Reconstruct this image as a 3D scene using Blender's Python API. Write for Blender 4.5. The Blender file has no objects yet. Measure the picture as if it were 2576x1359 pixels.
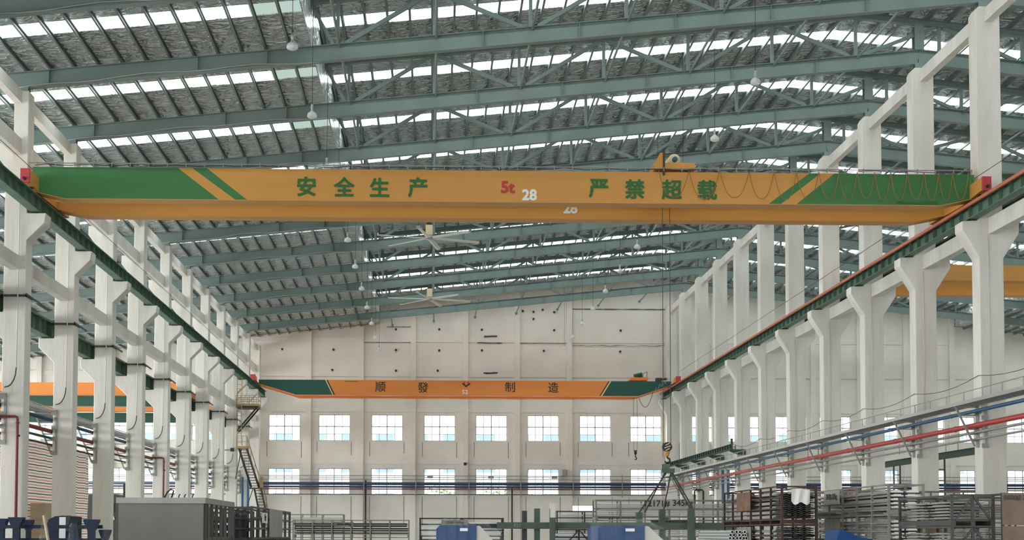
import bpy, math, random
from mathutils import Vector, Matrix
random.seed(7)
SC = bpy.context.scene
COL = SC.collection
# ------------------------------------------------------------------ camera, world, exposure
CAM_R = Vector((0.9996627, -0.02590144, 0.00189785))
CAM_U = Vector((-0.00312741, -0.04751309, 0.99886572))
CAM_F = Vector((0.02578189, 0.99853474, 0.04757807))
CAM_P = Vector((0, 0, 1.6))
cd = bpy.data.cameras.new('camera'); cam = bpy.data.objects.new('camera', cd); COL.objects.link(cam)
m = Matrix((CAM_R, CAM_U, -CAM_F)).transposed().to_4x4(); m.translation = CAM_P
cam.matrix_world = m
cd.sensor_fit = 'HORIZONTAL'; cd.sensor_width = 36.0
cd.lens = 3550.0 / 2576 * 36
cd.shift_x = (1288 - 1178.2) / 2576; cd.shift_y = (1174.0 - 679.5) / 2576
cd.clip_start = 0.1; cd.clip_end = 1000
SC.camera = cam
SC.view_settings.view_transform = 'Standard'; SC.view_settings.look = 'None'
SC.view_settings.exposure = 0.0; SC.view_settings.gamma = 1.0
SC.view_settings.use_curve_mapping = False
SKY = 3.6           # overcast sky
SKY_SIDE = 12.0     # added glow in the left of the sky, lights the columns' left faces
SKYLIGHT = 8.0     # daylight coming through the translucent roof strips
w = bpy.data.worlds.new('sky'); SC.world = w; w.use_nodes = True
w.node_tree.nodes['Background'].inputs[0].default_value = (0.97, 0.985, 1.0, 1)
wn = w.node_tree; tc = wn.nodes.new('ShaderNodeTexCoord'); sx = wn.nodes.new('ShaderNodeSeparateXYZ'); wn.links.new(tc.outputs['Generated'], sx.inputs[0])
def wmath(op, a, b):
    q = wn.nodes.new('ShaderNodeMath'); q.operation = op
    for k, v in enumerate((a, b)):
        if isinstance(v, (int, float)): q.inputs[k].default_value = v
        else: wn.links.new(v, q.inputs[k])
    return q.outputs[0]
g = wmath('MAXIMUM', wmath('MULTIPLY', sx.outputs['X'], -1.0), 0.0)
wn.links.new(wmath('ADD', wmath('MULTIPLY', wmath('MULTIPLY', g, g), SKY_SIDE), SKY), wn.nodes['Background'].inputs[1])
SC.cycles.max_bounces = 7; SC.cycles.diffuse_bounces = 5; SC.cycles.glossy_bounces = 3
SC.cycles.transparent_max_bounces = 12
SC.cycles.caustics_reflective = False; SC.cycles.caustics_refractive = False
SC.cycles.sample_clamp_indirect = 6.0

def at(px, py, Y):
    """A point of the place at depth Y that the photo shows at px, py."""
    d = CAM_F + CAM_R * ((px - 1178.2) / 3550) - CAM_U * ((py - 1174.0) / 3550)
    return CAM_P + d * (Y / d.y)

# ------------------------------------------------------------------ materials
def lin(c):
    return tuple(((v / 255) / 12.92 if v / 255 <= 0.04045 else ((v / 255 + 0.055) / 1.055) ** 2.4) for v in c) + (1,)
def mat(name, rgb, rough=0.6, metal=0.0, dirt=None, dscale=1.0, damt=0.5, bump=0.0, bscale=20.0, stretch=(1, 1, 1)):
    M = bpy.data.materials.new(name); M.use_nodes = True
    nt = M.node_tree; b = nt.nodes['Principled BSDF']
    b.inputs['Base Color'].default_value = lin(rgb); b.inputs['Roughness'].default_value = rough
    b.inputs['Metallic'].default_value = metal
    if dirt or bump:
        tc = nt.nodes.new('ShaderNodeTexCoord'); mp = nt.nodes.new('ShaderNodeMapping')
        mp.inputs['Scale'].default_value = stretch
        nt.links.new(tc.outputs['Object'], mp.inputs['Vector'])
    if dirt:
        n = nt.nodes.new('ShaderNodeTexNoise'); n.inputs['Scale'].default_value = dscale
        n.inputs['Detail'].default_value = 5; n.inputs['Roughness'].default_value = 0.65
        r = nt.nodes.new('ShaderNodeValToRGB'); r.color_ramp.elements[0].position = 0.42; r.color_ramp.elements[1].position = 0.72
        r.color_ramp.elements[0].color = (0, 0, 0, 1); r.color_ramp.elements[1].color = (damt, damt, damt, 1)
        x = nt.nodes.new('ShaderNodeMix'); x.data_type = 'RGBA'
        x.inputs['A'].default_value = lin(rgb); x.inputs['B'].default_value = lin(dirt)
        nt.links.new(mp.outputs['Vector'], n.inputs['Vector']); nt.links.new(n.outputs['Fac'], r.inputs['Fac'])
        nt.links.new(r.outputs['Color'], x.inputs['Factor']); nt.links.new(x.outputs['Result'], b.inputs['Base Color'])
    if bump:
        n2 = nt.nodes.new('ShaderNodeTexNoise'); n2.inputs['Scale'].default_value = bscale; n2.inputs['Detail'].default_value = 3
        bp = nt.nodes.new('ShaderNodeBump'); bp.inputs['Strength'].default_value = bump; bp.inputs['Distance'].default_value = 0.1
        nt.links.new(mp.outputs['Vector'], n2.inputs['Vector']); nt.links.new(n2.outputs['Fac'], bp.inputs['Height'])
        nt.links.new(bp.outputs['Normal'], b.inputs['Normal'])
    return M
def emat(name, rgb, s):
    M = bpy.data.materials.new(name); M.use_nodes = True; nt = M.node_tree
    nt.nodes.remove(nt.nodes['Principled BSDF'])
    e = nt.nodes.new('ShaderNodeEmission'); e.inputs[0].default_value = lin(rgb); e.inputs[1].default_value = s
    nt.links.new(e.outputs[0], nt.nodes['Material Output'].inputs[0]); return M
def gmat(name, rgb, clear=0.9, rough=0.05):
    M = bpy.data.materials.new(name); M.use_nodes = True; nt = M.node_tree
    b = nt.nodes['Principled BSDF']; b.inputs['Base Color'].default_value = lin(rgb); b.inputs['Roughness'].default_value = rough
    t = nt.nodes.new('ShaderNodeBsdfTransparent'); x = nt.nodes.new('ShaderNodeMixShader'); x.inputs[0].default_value = clear
    nt.links.new(b.outputs[0], x.inputs[1]); nt.links.new(t.outputs[0], x.inputs[2])
    nt.links.new(x.outputs[0], nt.nodes['Material Output'].inputs[0]); return M

M = {}
M['concrete'] = mat('white_concrete', (225, 222, 214), 0.85, 0, (182, 176, 162), 0.9, 0.55, 0.15, 6, (1, 1, 0.18))
M['plaster'] = mat('white_plaster', (232, 227, 218), 0.9, 0, (204, 198, 188), 0.35, 0.5, 0.1, 3)
M['floor'] = mat('concrete_floor', (182, 180, 174), 0.7, 0, (120, 118, 112), 0.3, 0.6)
M['teal'] = mat('teal_steel', (128, 146, 142), 0.55, 0, (104, 120, 117), 0.8, 0.5)
M['purlin'] = mat('galvanised_purlin', (124, 134, 132), 0.45, 0.3)
M['green'] = mat('dark_green_steel', (90, 120, 102), 0.55, 0, (60, 80, 68), 1.5, 0.6)
M['deepgreen'] = mat('deep_green_steel', (60, 78, 68), 0.6, 0, (48, 62, 54), 1.5, 0.5)
M['rail'] = mat('rail_steel', (110, 84, 70), 0.5, 0.5)
M['orange'] = mat('orange_plastic', (188, 108, 84), 0.5)
M['yellow'] = mat('crane_yellow', (210, 152, 74), 0.5, 0, (198, 138, 60), 0.4, 0.5, 0, 1, (0.3, 1, 3))
M['cgreen'] = mat('crane_green', (60, 122, 66), 0.5, 0, (52, 108, 58), 0.5, 0.5, 0, 1, (0.3, 1, 3))
M['corange'] = mat('crane_orange', (232, 140, 62), 0.5, 0, (214, 122, 54), 0.4, 0.4, 0, 1, (0.3, 1, 3))
M['dgreen'] = mat('crane_dark_green', (30, 82, 70), 0.5)
M['red'] = mat('red_paint', (196, 66, 74), 0.5)
M['letter_green'] = mat('green_letter_paint', (44, 104, 48), 0.6)
M['letter_red'] = mat('red_letter_paint', (186, 60, 52), 0.6)
M['white'] = mat('white_paint', (238, 236, 228), 0.5)
M['black'] = mat('black_paint', (34, 32, 30), 0.5)
M['cream'] = mat('cream_paint', (226, 196, 150), 0.5)
M['grey'] = mat('grey_steel', (150, 150, 146), 0.45, 0.3, (110, 108, 104), 2.0, 0.5)
M['dgrey'] = mat('dark_steel', (74, 74, 72), 0.5, 0.3, (54, 50, 46), 2.0, 0.6)
M['galv'] = mat('galvanised_steel', (178, 180, 178), 0.35, 0.6)
M['conduit'] = mat('white_conduit', (214, 212, 204), 0.5)
M['pipe_red'] = mat('red_pipe', (176, 68, 64), 0.4)
M['pipe_brown'] = mat('brown_red_pipe', (124, 60, 52), 0.5)
M['pipe_blue'] = mat('blue_pipe', (52, 94, 124), 0.4)
M['pipe_navy'] = mat('navy_pipe', (46, 64, 96), 0.4)
M['alu'] = mat('aluminium', (196, 197, 194), 0.35, 0.7)
M['rustplate'] = mat('rusty_plate', (112, 82, 66), 0.8, 0, (146, 112, 90), 3.0, 0.7)
M['rust'] = mat('rusty_brown', (68, 52, 46), 0.8, 0, (98, 72, 60), 3.0, 0.6)
M['plate'] = mat('pale_plate', (182, 180, 172), 0.6, 0.1, (150, 146, 138), 2.0, 0.5)
M['cabinet'] = mat('cabinet_grey', (112, 112, 105), 0.55, 0.2, (98, 98, 92), 2.0, 0.6)
M['stage'] = mat('worn_grey_plate', (142, 138, 130), 0.6, 0.2, (98, 92, 86), 2.5, 0.7)
M['plywood'] = mat('worn_board', (128, 110, 94), 0.8, 0, (92, 80, 70), 2.2, 0.8)
M['wood'] = mat('pale_wood', (184, 170, 144), 0.8, 0, (150, 134, 108), 3, 0.6, 0, 1, (0.3, 1, 4))
M['blue'] = mat('blue_enamel', (6, 54, 100), 0.5)
M['nblue'] = mat('navy_enamel', (26, 38, 58), 0.35, 0.1, (18, 26, 40), 3, 0.6)
M['stair_yellow'] = mat('stair_ochre', (160, 132, 88), 0.6)
M['glass'] = gmat('window_glass', (200, 215, 220), 0.93)
M['film'] = gmat('plastic_film', (205, 212, 214), 0.93, 0.1)
M['bulb'] = gmat('lamp_glass', (235, 240, 240), 0.45, 0.1)
M['frame'] = mat('window_frame_steel', (196, 198, 200), 0.5)
M['skylight'] = emat('skylight_daylight', (242, 252, 251), SKYLIGHT)
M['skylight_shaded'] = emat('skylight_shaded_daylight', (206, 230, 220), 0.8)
M['cloth'] = mat('white_cloth', (240, 236, 232), 0.9)
M['cable'] = mat('brown_cable', (150, 106, 52), 0.6)
M['facade'] = mat('pale_facade', (236, 238, 238), 0.8)
M['bglass'] = mat('facade_glass', (120, 144, 158), 0.4)
M['leaf'] = mat('leaf_green', (124, 150, 92), 0.8)
M['beige'] = mat('beige_cover', (222, 204, 164), 0.7)
M['stone'] = mat('far_ground', (170, 170, 164), 0.9)

for k in ('blue', 'nblue'): M[k].node_tree.nodes['Principled BSDF'].inputs['Specular IOR Level'].default_value = 0.15
def foil(nm, rgb, metal, rough):
    X = bpy.data.materials.new(nm); X.use_nodes = True; nt = X.node_tree; b = nt.nodes['Principled BSDF']
    b.inputs['Base Color'].default_value = lin(rgb); b.inputs['Metallic'].default_value = metal; b.inputs['Roughness'].default_value = rough
    tc = nt.nodes.new('ShaderNodeTexCoord'); mp = nt.nodes.new('ShaderNodeMapping'); mp.inputs['Scale'].default_value = (1.2, 1.5, 1)
    n = nt.nodes.new('ShaderNodeTexNoise'); n.inputs['Scale'].default_value = 1.9; n.inputs['Detail'].default_value = 2.5; n.inputs['Distortion'].default_value = 1.4
    bp = nt.nodes.new('ShaderNodeBump'); bp.inputs['Strength'].default_value = 1.0; bp.inputs['Distance'].default_value = 0.7
    nt.links.new(tc.outputs['Object'], mp.inputs[0]); nt.links.new(mp.outputs[0], n.inputs[0]); nt.links.new(n.outputs['Fac'], bp.inputs['Height'])
    nt.links.new(bp.outputs[0], b.inputs['Normal']); return X
M['foil'] = foil('silver_foil', (234, 244, 244), 0.42, 0.22)
M['foil_sheen'] = foil('painted_foil_sheen', (246, 248, 247), 0.05, 0.35)  # whitened foil: the brightness of reflected light put into the colour
def stripes():
    X = bpy.data.materials.new('striped_tarpaulin'); X.use_nodes = True; nt = X.node_tree; b = nt.nodes['Principled BSDF']
    b.inputs['Roughness'].default_value = 0.7
    tc = nt.nodes.new('ShaderNodeTexCoord'); sp = nt.nodes.new('ShaderNodeSeparateXYZ'); mu = nt.nodes.new('ShaderNodeMath'); mu.operation = 'MULTIPLY'; mu.inputs[1].default_value = 1 / 0.212
    fr = nt.nodes.new('ShaderNodeMath'); fr.operation = 'FRACT'; r = nt.nodes.new('ShaderNodeValToRGB'); r.color_ramp.interpolation = 'CONSTANT'
    e = r.color_ramp.elements; e[0].position = 0; e[0].color = lin((246, 242, 234)); e[1].position = 0.26; e[1].color = lin((116, 134, 134))
    for p, c in ((0.46, (246, 242, 234)), (0.72, (228, 196, 188))):
        q = e.new(p); q.color = lin(c)
    nt.links.new(tc.outputs['Object'], sp.inputs[0]); nt.links.new(sp.outputs['Z'], mu.inputs[0]); nt.links.new(mu.outputs[0], fr.inputs[0])
    nt.links.new(fr.outputs[0], r.inputs[0]); nt.links.new(r.outputs[0], b.inputs['Base Color'])
    tl = nt.nodes.new('ShaderNodeBsdfTranslucent'); mx = nt.nodes.new('ShaderNodeMixShader'); mx.inputs[0].default_value = 0.35
    nt.links.new(r.outputs[0], tl.inputs[0]); nt.links.new(b.outputs[0], mx.inputs[1]); nt.links.new(tl.outputs[0], mx.inputs[2])
    nt.links.new(mx.outputs[0], nt.nodes['Material Output'].inputs[0]); return X
M['tarp'] = stripes()

# ------------------------------------------------------------------ mesh helpers
class MB:
    def __init__(s): s.v = []; s.f = []; s.mi = []; s.cur = 0
    def add(s, vs, fs):
        o = len(s.v); s.v += [tuple(p) for p in vs]
        for f in fs: s.f.append([i + o for i in f]); s.mi.append(s.cur)
        return s
    def box(s, x0, x1, y0, y1, z0, z1):
        return s.add([(x0, y0, z0), (x1, y0, z0), (x1, y1, z0), (x0, y1, z0), (x0, y0, z1), (x1, y0, z1), (x1, y1, z1), (x0, y1, z1)],
                     [(0, 3, 2, 1), (4, 5, 6, 7), (0, 1, 5, 4), (1, 2, 6, 5), (2, 3, 7, 6), (3, 0, 4, 7)])
    def prism(s, poly, axis, a, b):
        """poly: 2-D points in the two other axes (x: y,z / y: x,z / z: x,y), extruded from a to b."""
        n = len(poly)
        def P(q, t): return {'x': (t, q[0], q[1]), 'y': (q[0], t, q[1]), 'z': (q[0], q[1], t)}[axis]
        vs = [P(q, a) for q in poly] + [P(q, b) for q in poly]
        fs = [list(range(n))[::-1], list(range(n, 2 * n))] + [(i, (i + 1) % n, n + (i + 1) % n, n + i) for i in range(n)]
        return s.add(vs, fs)
    def sweep(s, prof, p0, p1, up=Vector((0, 0, 1))):
        """closed profile (side, up) swept from p0 to p1"""
        p0 = Vector(p0); p1 = Vector(p1); d = (p1 - p0).normalized(); side = d.cross(up)
        if side.length < 1e-4: side = d.cross(Vector((0, 1, 0)))
        side.normalize(); u = side.cross(d); n = len(prof)
        vs = [p + side * a + u * b for p in (p0, p1) for a, b in prof]
        fs = [list(range(n))[::-1], list(range(n, 2 * n))] + [(i, (i + 1) % n, n + (i + 1) % n, n + i) for i in range(n)]
        return s.add(vs, fs)
    def bar(s, p0, p1, w, h=None, up=Vector((0, 0, 1))):
        h = h or w
        return s.sweep([(-w / 2, -h / 2), (w / 2, -h / 2), (w / 2, h / 2), (-w / 2, h / 2)], p0, p1, up)
    def ibeam(s, p0, p1, w, h, t=0.02, tw=0.014, up=Vector((0, 0, 1))):
        a, b, c = w / 2, h / 2, tw / 2
        return s.sweep([(-a, -b), (a, -b), (a, -b + t), (c, -b + t), (c, b - t), (a, b - t), (a, b), (-a, b), (-a, b - t), (-c, b - t), (-c, -b + t), (-a, -b + t)], p0, p1, up)
    def tube(s, pts, r, n=8, cap=True):
        pts = [Vector(p) for p in pts]; rs = r if isinstance(r, (list, tuple)) else [r] * len(pts); o = len(s.v); N = None
        for i, p in enumerate(pts):
            d = ((pts[min(i + 1, len(pts) - 1)] - pts[max(i - 1, 0)])).normalized()
            if N is None: N = d.cross(Vector((0, 0, 1))); N = N if N.length > 1e-3 else d.cross(Vector((0, 1, 0)))
            N = (N - d * N.dot(d)).normalized(); B = d.cross(N)
            for k in range(n):
                a = 2 * math.pi * k / n; s.v.append(tuple(p + (N * math.cos(a) + B * math.sin(a)) * rs[i]))
        for i in range(len(pts) - 1):
            for k in range(n):
                s.f.append([o + i * n + k, o + i * n + (k + 1) % n, o + (i + 1) * n + (k + 1) % n, o + (i + 1) * n + k]); s.mi.append(s.cur)
        if cap:
            s.f.append([o + k for k in range(n)][::-1]); s.mi.append(s.cur)
            e = o + (len(pts) - 1) * n; s.f.append([e + k for k in range(n)]); s.mi.append(s.cur)
        return s
    def lathe(s, prof, n=14, c=(0, 0, 0)):
        """prof: (radius, z) turned about z through c"""
        o = len(s.v)
        for r, z in prof:
            for k in range(n):
                a = 2 * math.pi * k / n; s.v.append((c[0] + r * math.cos(a), c[1] + r * math.sin(a), c[2] + z))
        for i in range(len(prof) - 1):
            for k in range(n):
                s.f.append([o + i * n + k, o + i * n + (k + 1) % n, o + (i + 1) * n + (k + 1) % n, o + (i + 1) * n + k]); s.mi.append(s.cur)
        return s
    def build(s, name, mats, parent=None, smooth=False, kind=None):
        me = bpy.data.meshes.new(name); me.from_pydata(s.v, [], s.f)
        for q in (mats if isinstance(mats, (list, tuple)) else [mats]): me.materials.append(q)
        if any(s.mi): me.polygons.foreach_set('material_index', s.mi)
        if smooth: me.polygons.foreach_set('use_smooth', [True] * len(s.f))
        me.update()
        ob = bpy.data.objects.new(name, me); COL.objects.link(ob)
        if parent: ob.parent = parent
        if kind: ob['kind'] = kind
        return ob
def tag(o, label, cat, group=None, kind=None):
    o['label'] = label; o['category'] = cat
    if group: o['group'] = group
    if kind: o['kind'] = kind
    return o
def thing(name, label, cat, loc=(0, 0, 0), rz=0, group=None, kind=None):
    o = bpy.data.objects.new(name, None); COL.objects.link(o); o.location = loc; o.rotation_euler = (0, 0, rz)
    return tag(o, label, cat, group, kind)
KIDS = {}
def dup(root, loc=None, rz=None):
    """copy of a thing with its parts and sub-parts"""
    def cp(o, par):
        c = o.copy(); COL.objects.link(c)
        if par is not None: c.parent = par
        for ch in [x for x in o.children]: cp(ch, c)
        return c
    r = cp(root, None)
    if loc is not None: r.location = loc
    if rz is not None: r.rotation_euler = (0, 0, rz)
    return r
ORD = ['first', 'second', 'third', 'fourth', 'fifth', 'sixth', 'seventh', 'eighth', 'ninth', 'tenth', 'eleventh', 'twelfth', 'thirteenth', 'fourteenth', 'fifteenth', 'sixteenth', 'seventeenth', 'eighteenth', 'nineteenth', 'twentieth']
def nth(i):
    if i < 20: return ORD[i]
    return ['twenty', 'thirty', 'forty', 'fifty', 'sixty', 'seventy', 'eighty', 'ninety'][(i + 1) // 10 - 2] + '-' + (ORD[(i + 1) % 10 - 1] if (i + 1) % 10 else 'end')
def text(name, body, size, material, parent, loc, bold=0.0, depth=0.004, sx=1.0):
    """lettering facing the camera end (towards -Y), centred on loc"""
    c = bpy.data.curves.new(name, 'FONT'); c.body = body; c.size = size; c.align_x = 'CENTER'; c.align_y = 'CENTER'
    c.extrude = depth; c.resolution_u = 3
    t = bpy.data.objects.new(name, c); COL.objects.link(t)
    dg = bpy.context.evaluated_depsgraph_get(); me = bpy.data.meshes.new_from_object(t.evaluated_get(dg))
    bpy.data.objects.remove(t); bpy.data.curves.remove(c)
    xs = [v.co.x for v in me.vertices]; ys = [v.co.y for v in me.vertices]
    if xs:
        cx, cy = (min(xs) + max(xs)) / 2, (min(ys) + max(ys)) / 2
        for v in me.vertices: v.co = Vector(((v.co.x - cx) * sx, -v.co.z, v.co.y - cy))
    if bold:                                              # a wider brush: the outline laid down again all round
        vs = [v.co.copy() for v in me.vertices]; fs = [tuple(p.vertices) for p in me.polygons]; q = MB(); q.add(vs, fs)
        for k in range(8):
            a = k * math.pi / 4; q.add([v + Vector((bold * math.cos(a), -0.0004 * (k + 1), bold * math.sin(a))) for v in vs], fs)
        me = bpy.data.meshes.new(name); me.from_pydata(q.v, [], q.f)
    me.materials.clear(); me.materials.append(material)
    o = bpy.data.objects.new(name, me); COL.objects.link(o); o.location = loc
    if parent: o.parent = parent
    return o

# ------------------------------------------------------------------ the hall: lines taken from the place
BAY = 6.0; Y0 = 44.6                       # centre of the column called 0
def cy(i): return Y0 + BAY * i
XL, XR = -12.75, 17.46                     # nave faces of the two column rows
SL = 0.1018
def zt(x): return 16.22 + SL * (x + 13.06) if x <= 17.8 else 19.36 - SL * (x - 17.8)       # rafter top
STEP, RIDGE, STEPR = -3.95, 15.5, 39.5
def zu(x): return 16.22 + SL * (min(x, RIDGE) + 13.06) + 1.88 - SL * max(0, x - RIDGE)        # raised roof sheet
XW0, XW1, YN, YF = -43.0, 48.0, -4.0, 105.3
BOT = (-2, 11)                             # column numbers in use

# floor and walls
tag(MB().box(XW0, XW1, YN - 0.4, YN, 4.2, 16).build('wall_near', M['plaster'], kind='structure'), 'white end wall behind the camera, with a gap added for light', 'wall')  # unseen wall, its opening sized to set the light on column fronts
tag(MB().box(XW0 - 0.5, XW1 + 0.5, YN - 0.5, YF + 0.5, -0.3, 0).build('floor', M['floor'], kind='structure'), 'grey concrete floor of the factory hall', 'floor')
tag(MB().box(-160, 160, YF + 0.7, 260, -0.6, -0.3).build('ground', M['stone'], kind='structure'), 'pale yard outside beyond the far wall', 'ground')
q = MB(); q.box(XW0 - 0.4, XW0, YN, YF, 0, 1.2); q.box(XW0 - 0.4, XW0, YN, YF, 11.0, zt(XW0) + 0.3)
for k in range(19): q.box(XW0 - 0.4, XW0, cy(-8) + 6 * k - 0.6, cy(-8) + 6 * k + 0.6, 1.2, 11.0)  # unseen openings added so side light reaches the columns' left faces
tag(q.build('wall_left', M['plaster'], kind='structure'), 'white side wall of the hall beyond the left bay, with openings added for light', 'wall')
tag(MB().box(XW1, XW1 + 0.4, YN, YF, 0, zt(XW1) + 0.3).build('wall_right', M['plaster'], kind='structure'), 'white side wall of the hall beyond the right bay', 'wall')
WX = [-12.18, -8.46, -4.53, -0.6, 3.27, 7.15, 11.06, 14.87, 18.69, 22.24, 25.82, 29.19, 32.78, 36.3, 39.8, 43.44, -17.9, -21.4, -25.0, -27.5, -30.5, -34.2]
WW = 2.34
HU, HL = (8.51, 10.47), (4.5, 6.45)
VENT = (10.51, 12.15, 3.28, 3.73)
def roofline(x): return zu(x) + 0.15 if STEP <= x <= STEPR else zt(x) + 0.4
def far_wall():
    holes = [(x, x + WW, *h) for x in WX for h in (HU, HL)] + [VENT]
    xs = sorted({round(v, 3) for h in holes for v in h[:2]} | {XW0, XW1, STEP, STEP + 0.01, RIDGE, 17.8, STEPR, STEPR + 0.01})
    zs = sorted({round(v, 3) for h in holes for v in h[2:]} | {0.0, 12.0})
    b = MB(); nx = len(xs)
    for z in zs + [None]:
        for x in xs: b.v.append((x, YF, roofline(x) if z is None else z))
    for j in range(len(zs)):
        for i in range(nx - 1):
            mx, mz = (xs[i] + xs[i + 1]) / 2, ((zs[j] + zs[j + 1]) / 2 if j + 1 < len(zs) else 13)
            if any(h[0] < mx < h[1] and h[2] < mz < h[3] for h in holes): continue
            b.f.append([j * nx + i, j * nx + i + 1, (j + 1) * nx + i + 1, (j + 1) * nx + i]); b.mi.append(0)
    o = b.build('wall_far', M['plaster'], kind='structure')
    s = o.modifiers.new('thick', 'SOLIDIFY'); s.thickness = 0.3; s.offset = -1
    tag(o, 'cream white far end wall with two rows of windows', 'wall')
far_wall()
PIL = [-9.22, -5.32, -1.43, 2.49, 6.37, 10.29, 17.9, 21.2, 25.2, 28.7, 32.2, 35.75, 39.25, 42.8, -16.9, -20.3, -23.8, -29.2]
for k, x in enumerate(PIL):
    tag(MB().box(x - 0.2, x + 0.2, YF - 0.22, YF - 0.001, 0, roofline(x) - 0.3).build('trim_%d' % (k + 1), M['plaster'], kind='structure'),
        'white %s pilaster on the far wall %s' % ('full-height', ('inside the main bay, %s from its left row' % nth(k)) if k < 6 else ('in the right bay, %s along' % nth(k - 6)) if k < 14 else 'in the left bay, %s along' % nth(k - 14)), 'pilaster')
k = len(PIL)
for z, d, nm in ((16.1, 0.06, 'upper'), (13.5, 0.06, 'middle'), (10.85, 0.05, 'lower'), (6.95, 0.05, 'lowest')):
    k += 1
    tag(MB().box(XW0, XW1, YF - d, YF - 0.001, z - 0.16, z + 0.18).build('trim_%d' % k, M['plaster'], kind='structure'),
        'thin %s ring beam band across the far wall' % nm, 'wall band')
def crack(px0, px1, py, h, label, j=0.0):
    a, b = at(px0, py, YF), at(px1, py, YF); q = MB(); n = max(3, int((b.x - a.x) / 0.25))
    top, bo = [], []
    for i in range(n + 1):
        x = a.x + (b.x - a.x) * i / n
        top.append((x, a.z + h / 2 * random.uniform(0.4, 1.3) + j * math.sin(i))); bo.append((x, a.z - h / 2 * random.uniform(0.4, 1.3) + j * math.sin(i)))
    q.prism(bo + top[::-1], 'y', YF - 0.075, YF - 0.055)
    tag(q.build('wall_stain', M['dgrey']), label, 'stain')
crack(1201, 1263, 863, 0.10, 'black gap in the plaster band above the orange crane')
crack(1218, 1250, 847, 0.12, 'brown patch of broken plaster over the black gap')
crack(1216, 1252, 939, 0.16, 'brown broken plaster patch just above the orange crane')
crack(915, 1033, 862, 0.035, 'thin dark crack in the far wall left of the black gap')
crack(1308, 1424, 864, 0.035, 'thin dark crack in the far wall right of the black gap')
crack(1440, 1680, 870, 0.04, 'long dark crack along the far wall by the right row', 0.03)
crack(1440, 1680, 778, 0.06, 'dark horizontal seam high on the far wall by the right row')
crack(973, 1033, 823, 0.04, 'short dark seam under the last rafter near the step')

M['seam'] = mat('plaster_seam', (138, 132, 122), 0.9)
for i, x in enumerate(WX[:16]):
    for d in (-0.12, WW + 0.1):
        for z0, z1 in ((7.15, 8.45), (2.0, 4.35)):
            q = MB().box(x + d - 0.022, x + d + 0.022, YF - 0.012, YF - 0.001, z0 + random.uniform(0, 0.5), z1)
            tag(q.build('wall_stain', M['seam']), 'thin dark vertical seam under the corner of a far wall window', 'stain', 'vertical seams of the far wall')
# windows
def window(n, x, zr, upper, label):
    t = thing('window_%d' % n, label, 'window', (x + WW / 2, YF + 0.12, zr[0]), 0, 'steel windows of the far wall', 'structure')
    h = zr[1] - zr[0]; b = MB(); a = WW / 2; r = 0.03
    b.box(-a, a, -r, r, 0, 0.05); b.box(-a, a, -r, r, h - 0.05, h); b.box(-a, -a + 0.05, -r, r, 0, h); b.box(a - 0.05, a, -r, r, 0, h)
    for q, wd in ((-a / 2, 0.018), (0, 0.035), (a / 2, 0.018)): b.box(q - wd, q + wd, -r, r, 0, h)
    for z, wd in ((h * 0.26, 0.018), (h * 0.55, 0.035)) if upper else ((h * 0.33, 0.02), (h * 0.66, 0.03)): b.box(-a, a, -r, r, z - wd, z + wd)
    b.build('window_frame', M['frame'], t)
    MB().box(-a + 0.02, a - 0.02, -0.004, 0.004, 0.02, h - 0.02).build('pane', M['glass'], t)
n = 0
for zr, up in ((HU, True), (HL, False)):
    for i, x in enumerate(WX):
        n += 1
        where = 'main bay, %s from its left row of columns' % nth(i) if i < 8 else 'right bay, %s past the right row of columns' % nth(i - 8) if i < 16 else 'left bay, %s past the left row of columns' % nth(i - 16)
        window(n, x, zr, up, '%s window of the %s' % ('upper' if up else 'lower', where))
t = thing('window_%d' % (n + 1), 'wide low bright opening under the lower windows behind the racks', 'window', (VENT[0], YF + 0.12, VENT[2]), 0, None, 'structure')
q = MB()
for a in ((0, 1.64, 0, 0.03), (0, 1.64, 0.42, 0.45), (0, 0.03, 0, 0.45), (1.61, 1.64, 0, 0.45)): q.box(a[0], a[1], -0.03, 0.03, a[2], a[3])
q.build('window_frame', M['frame'], t); MB().box(0.01, 1.63, -0.004, 0.004, 0.01, 0.44).build('pane', M['glass'], t)

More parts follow.
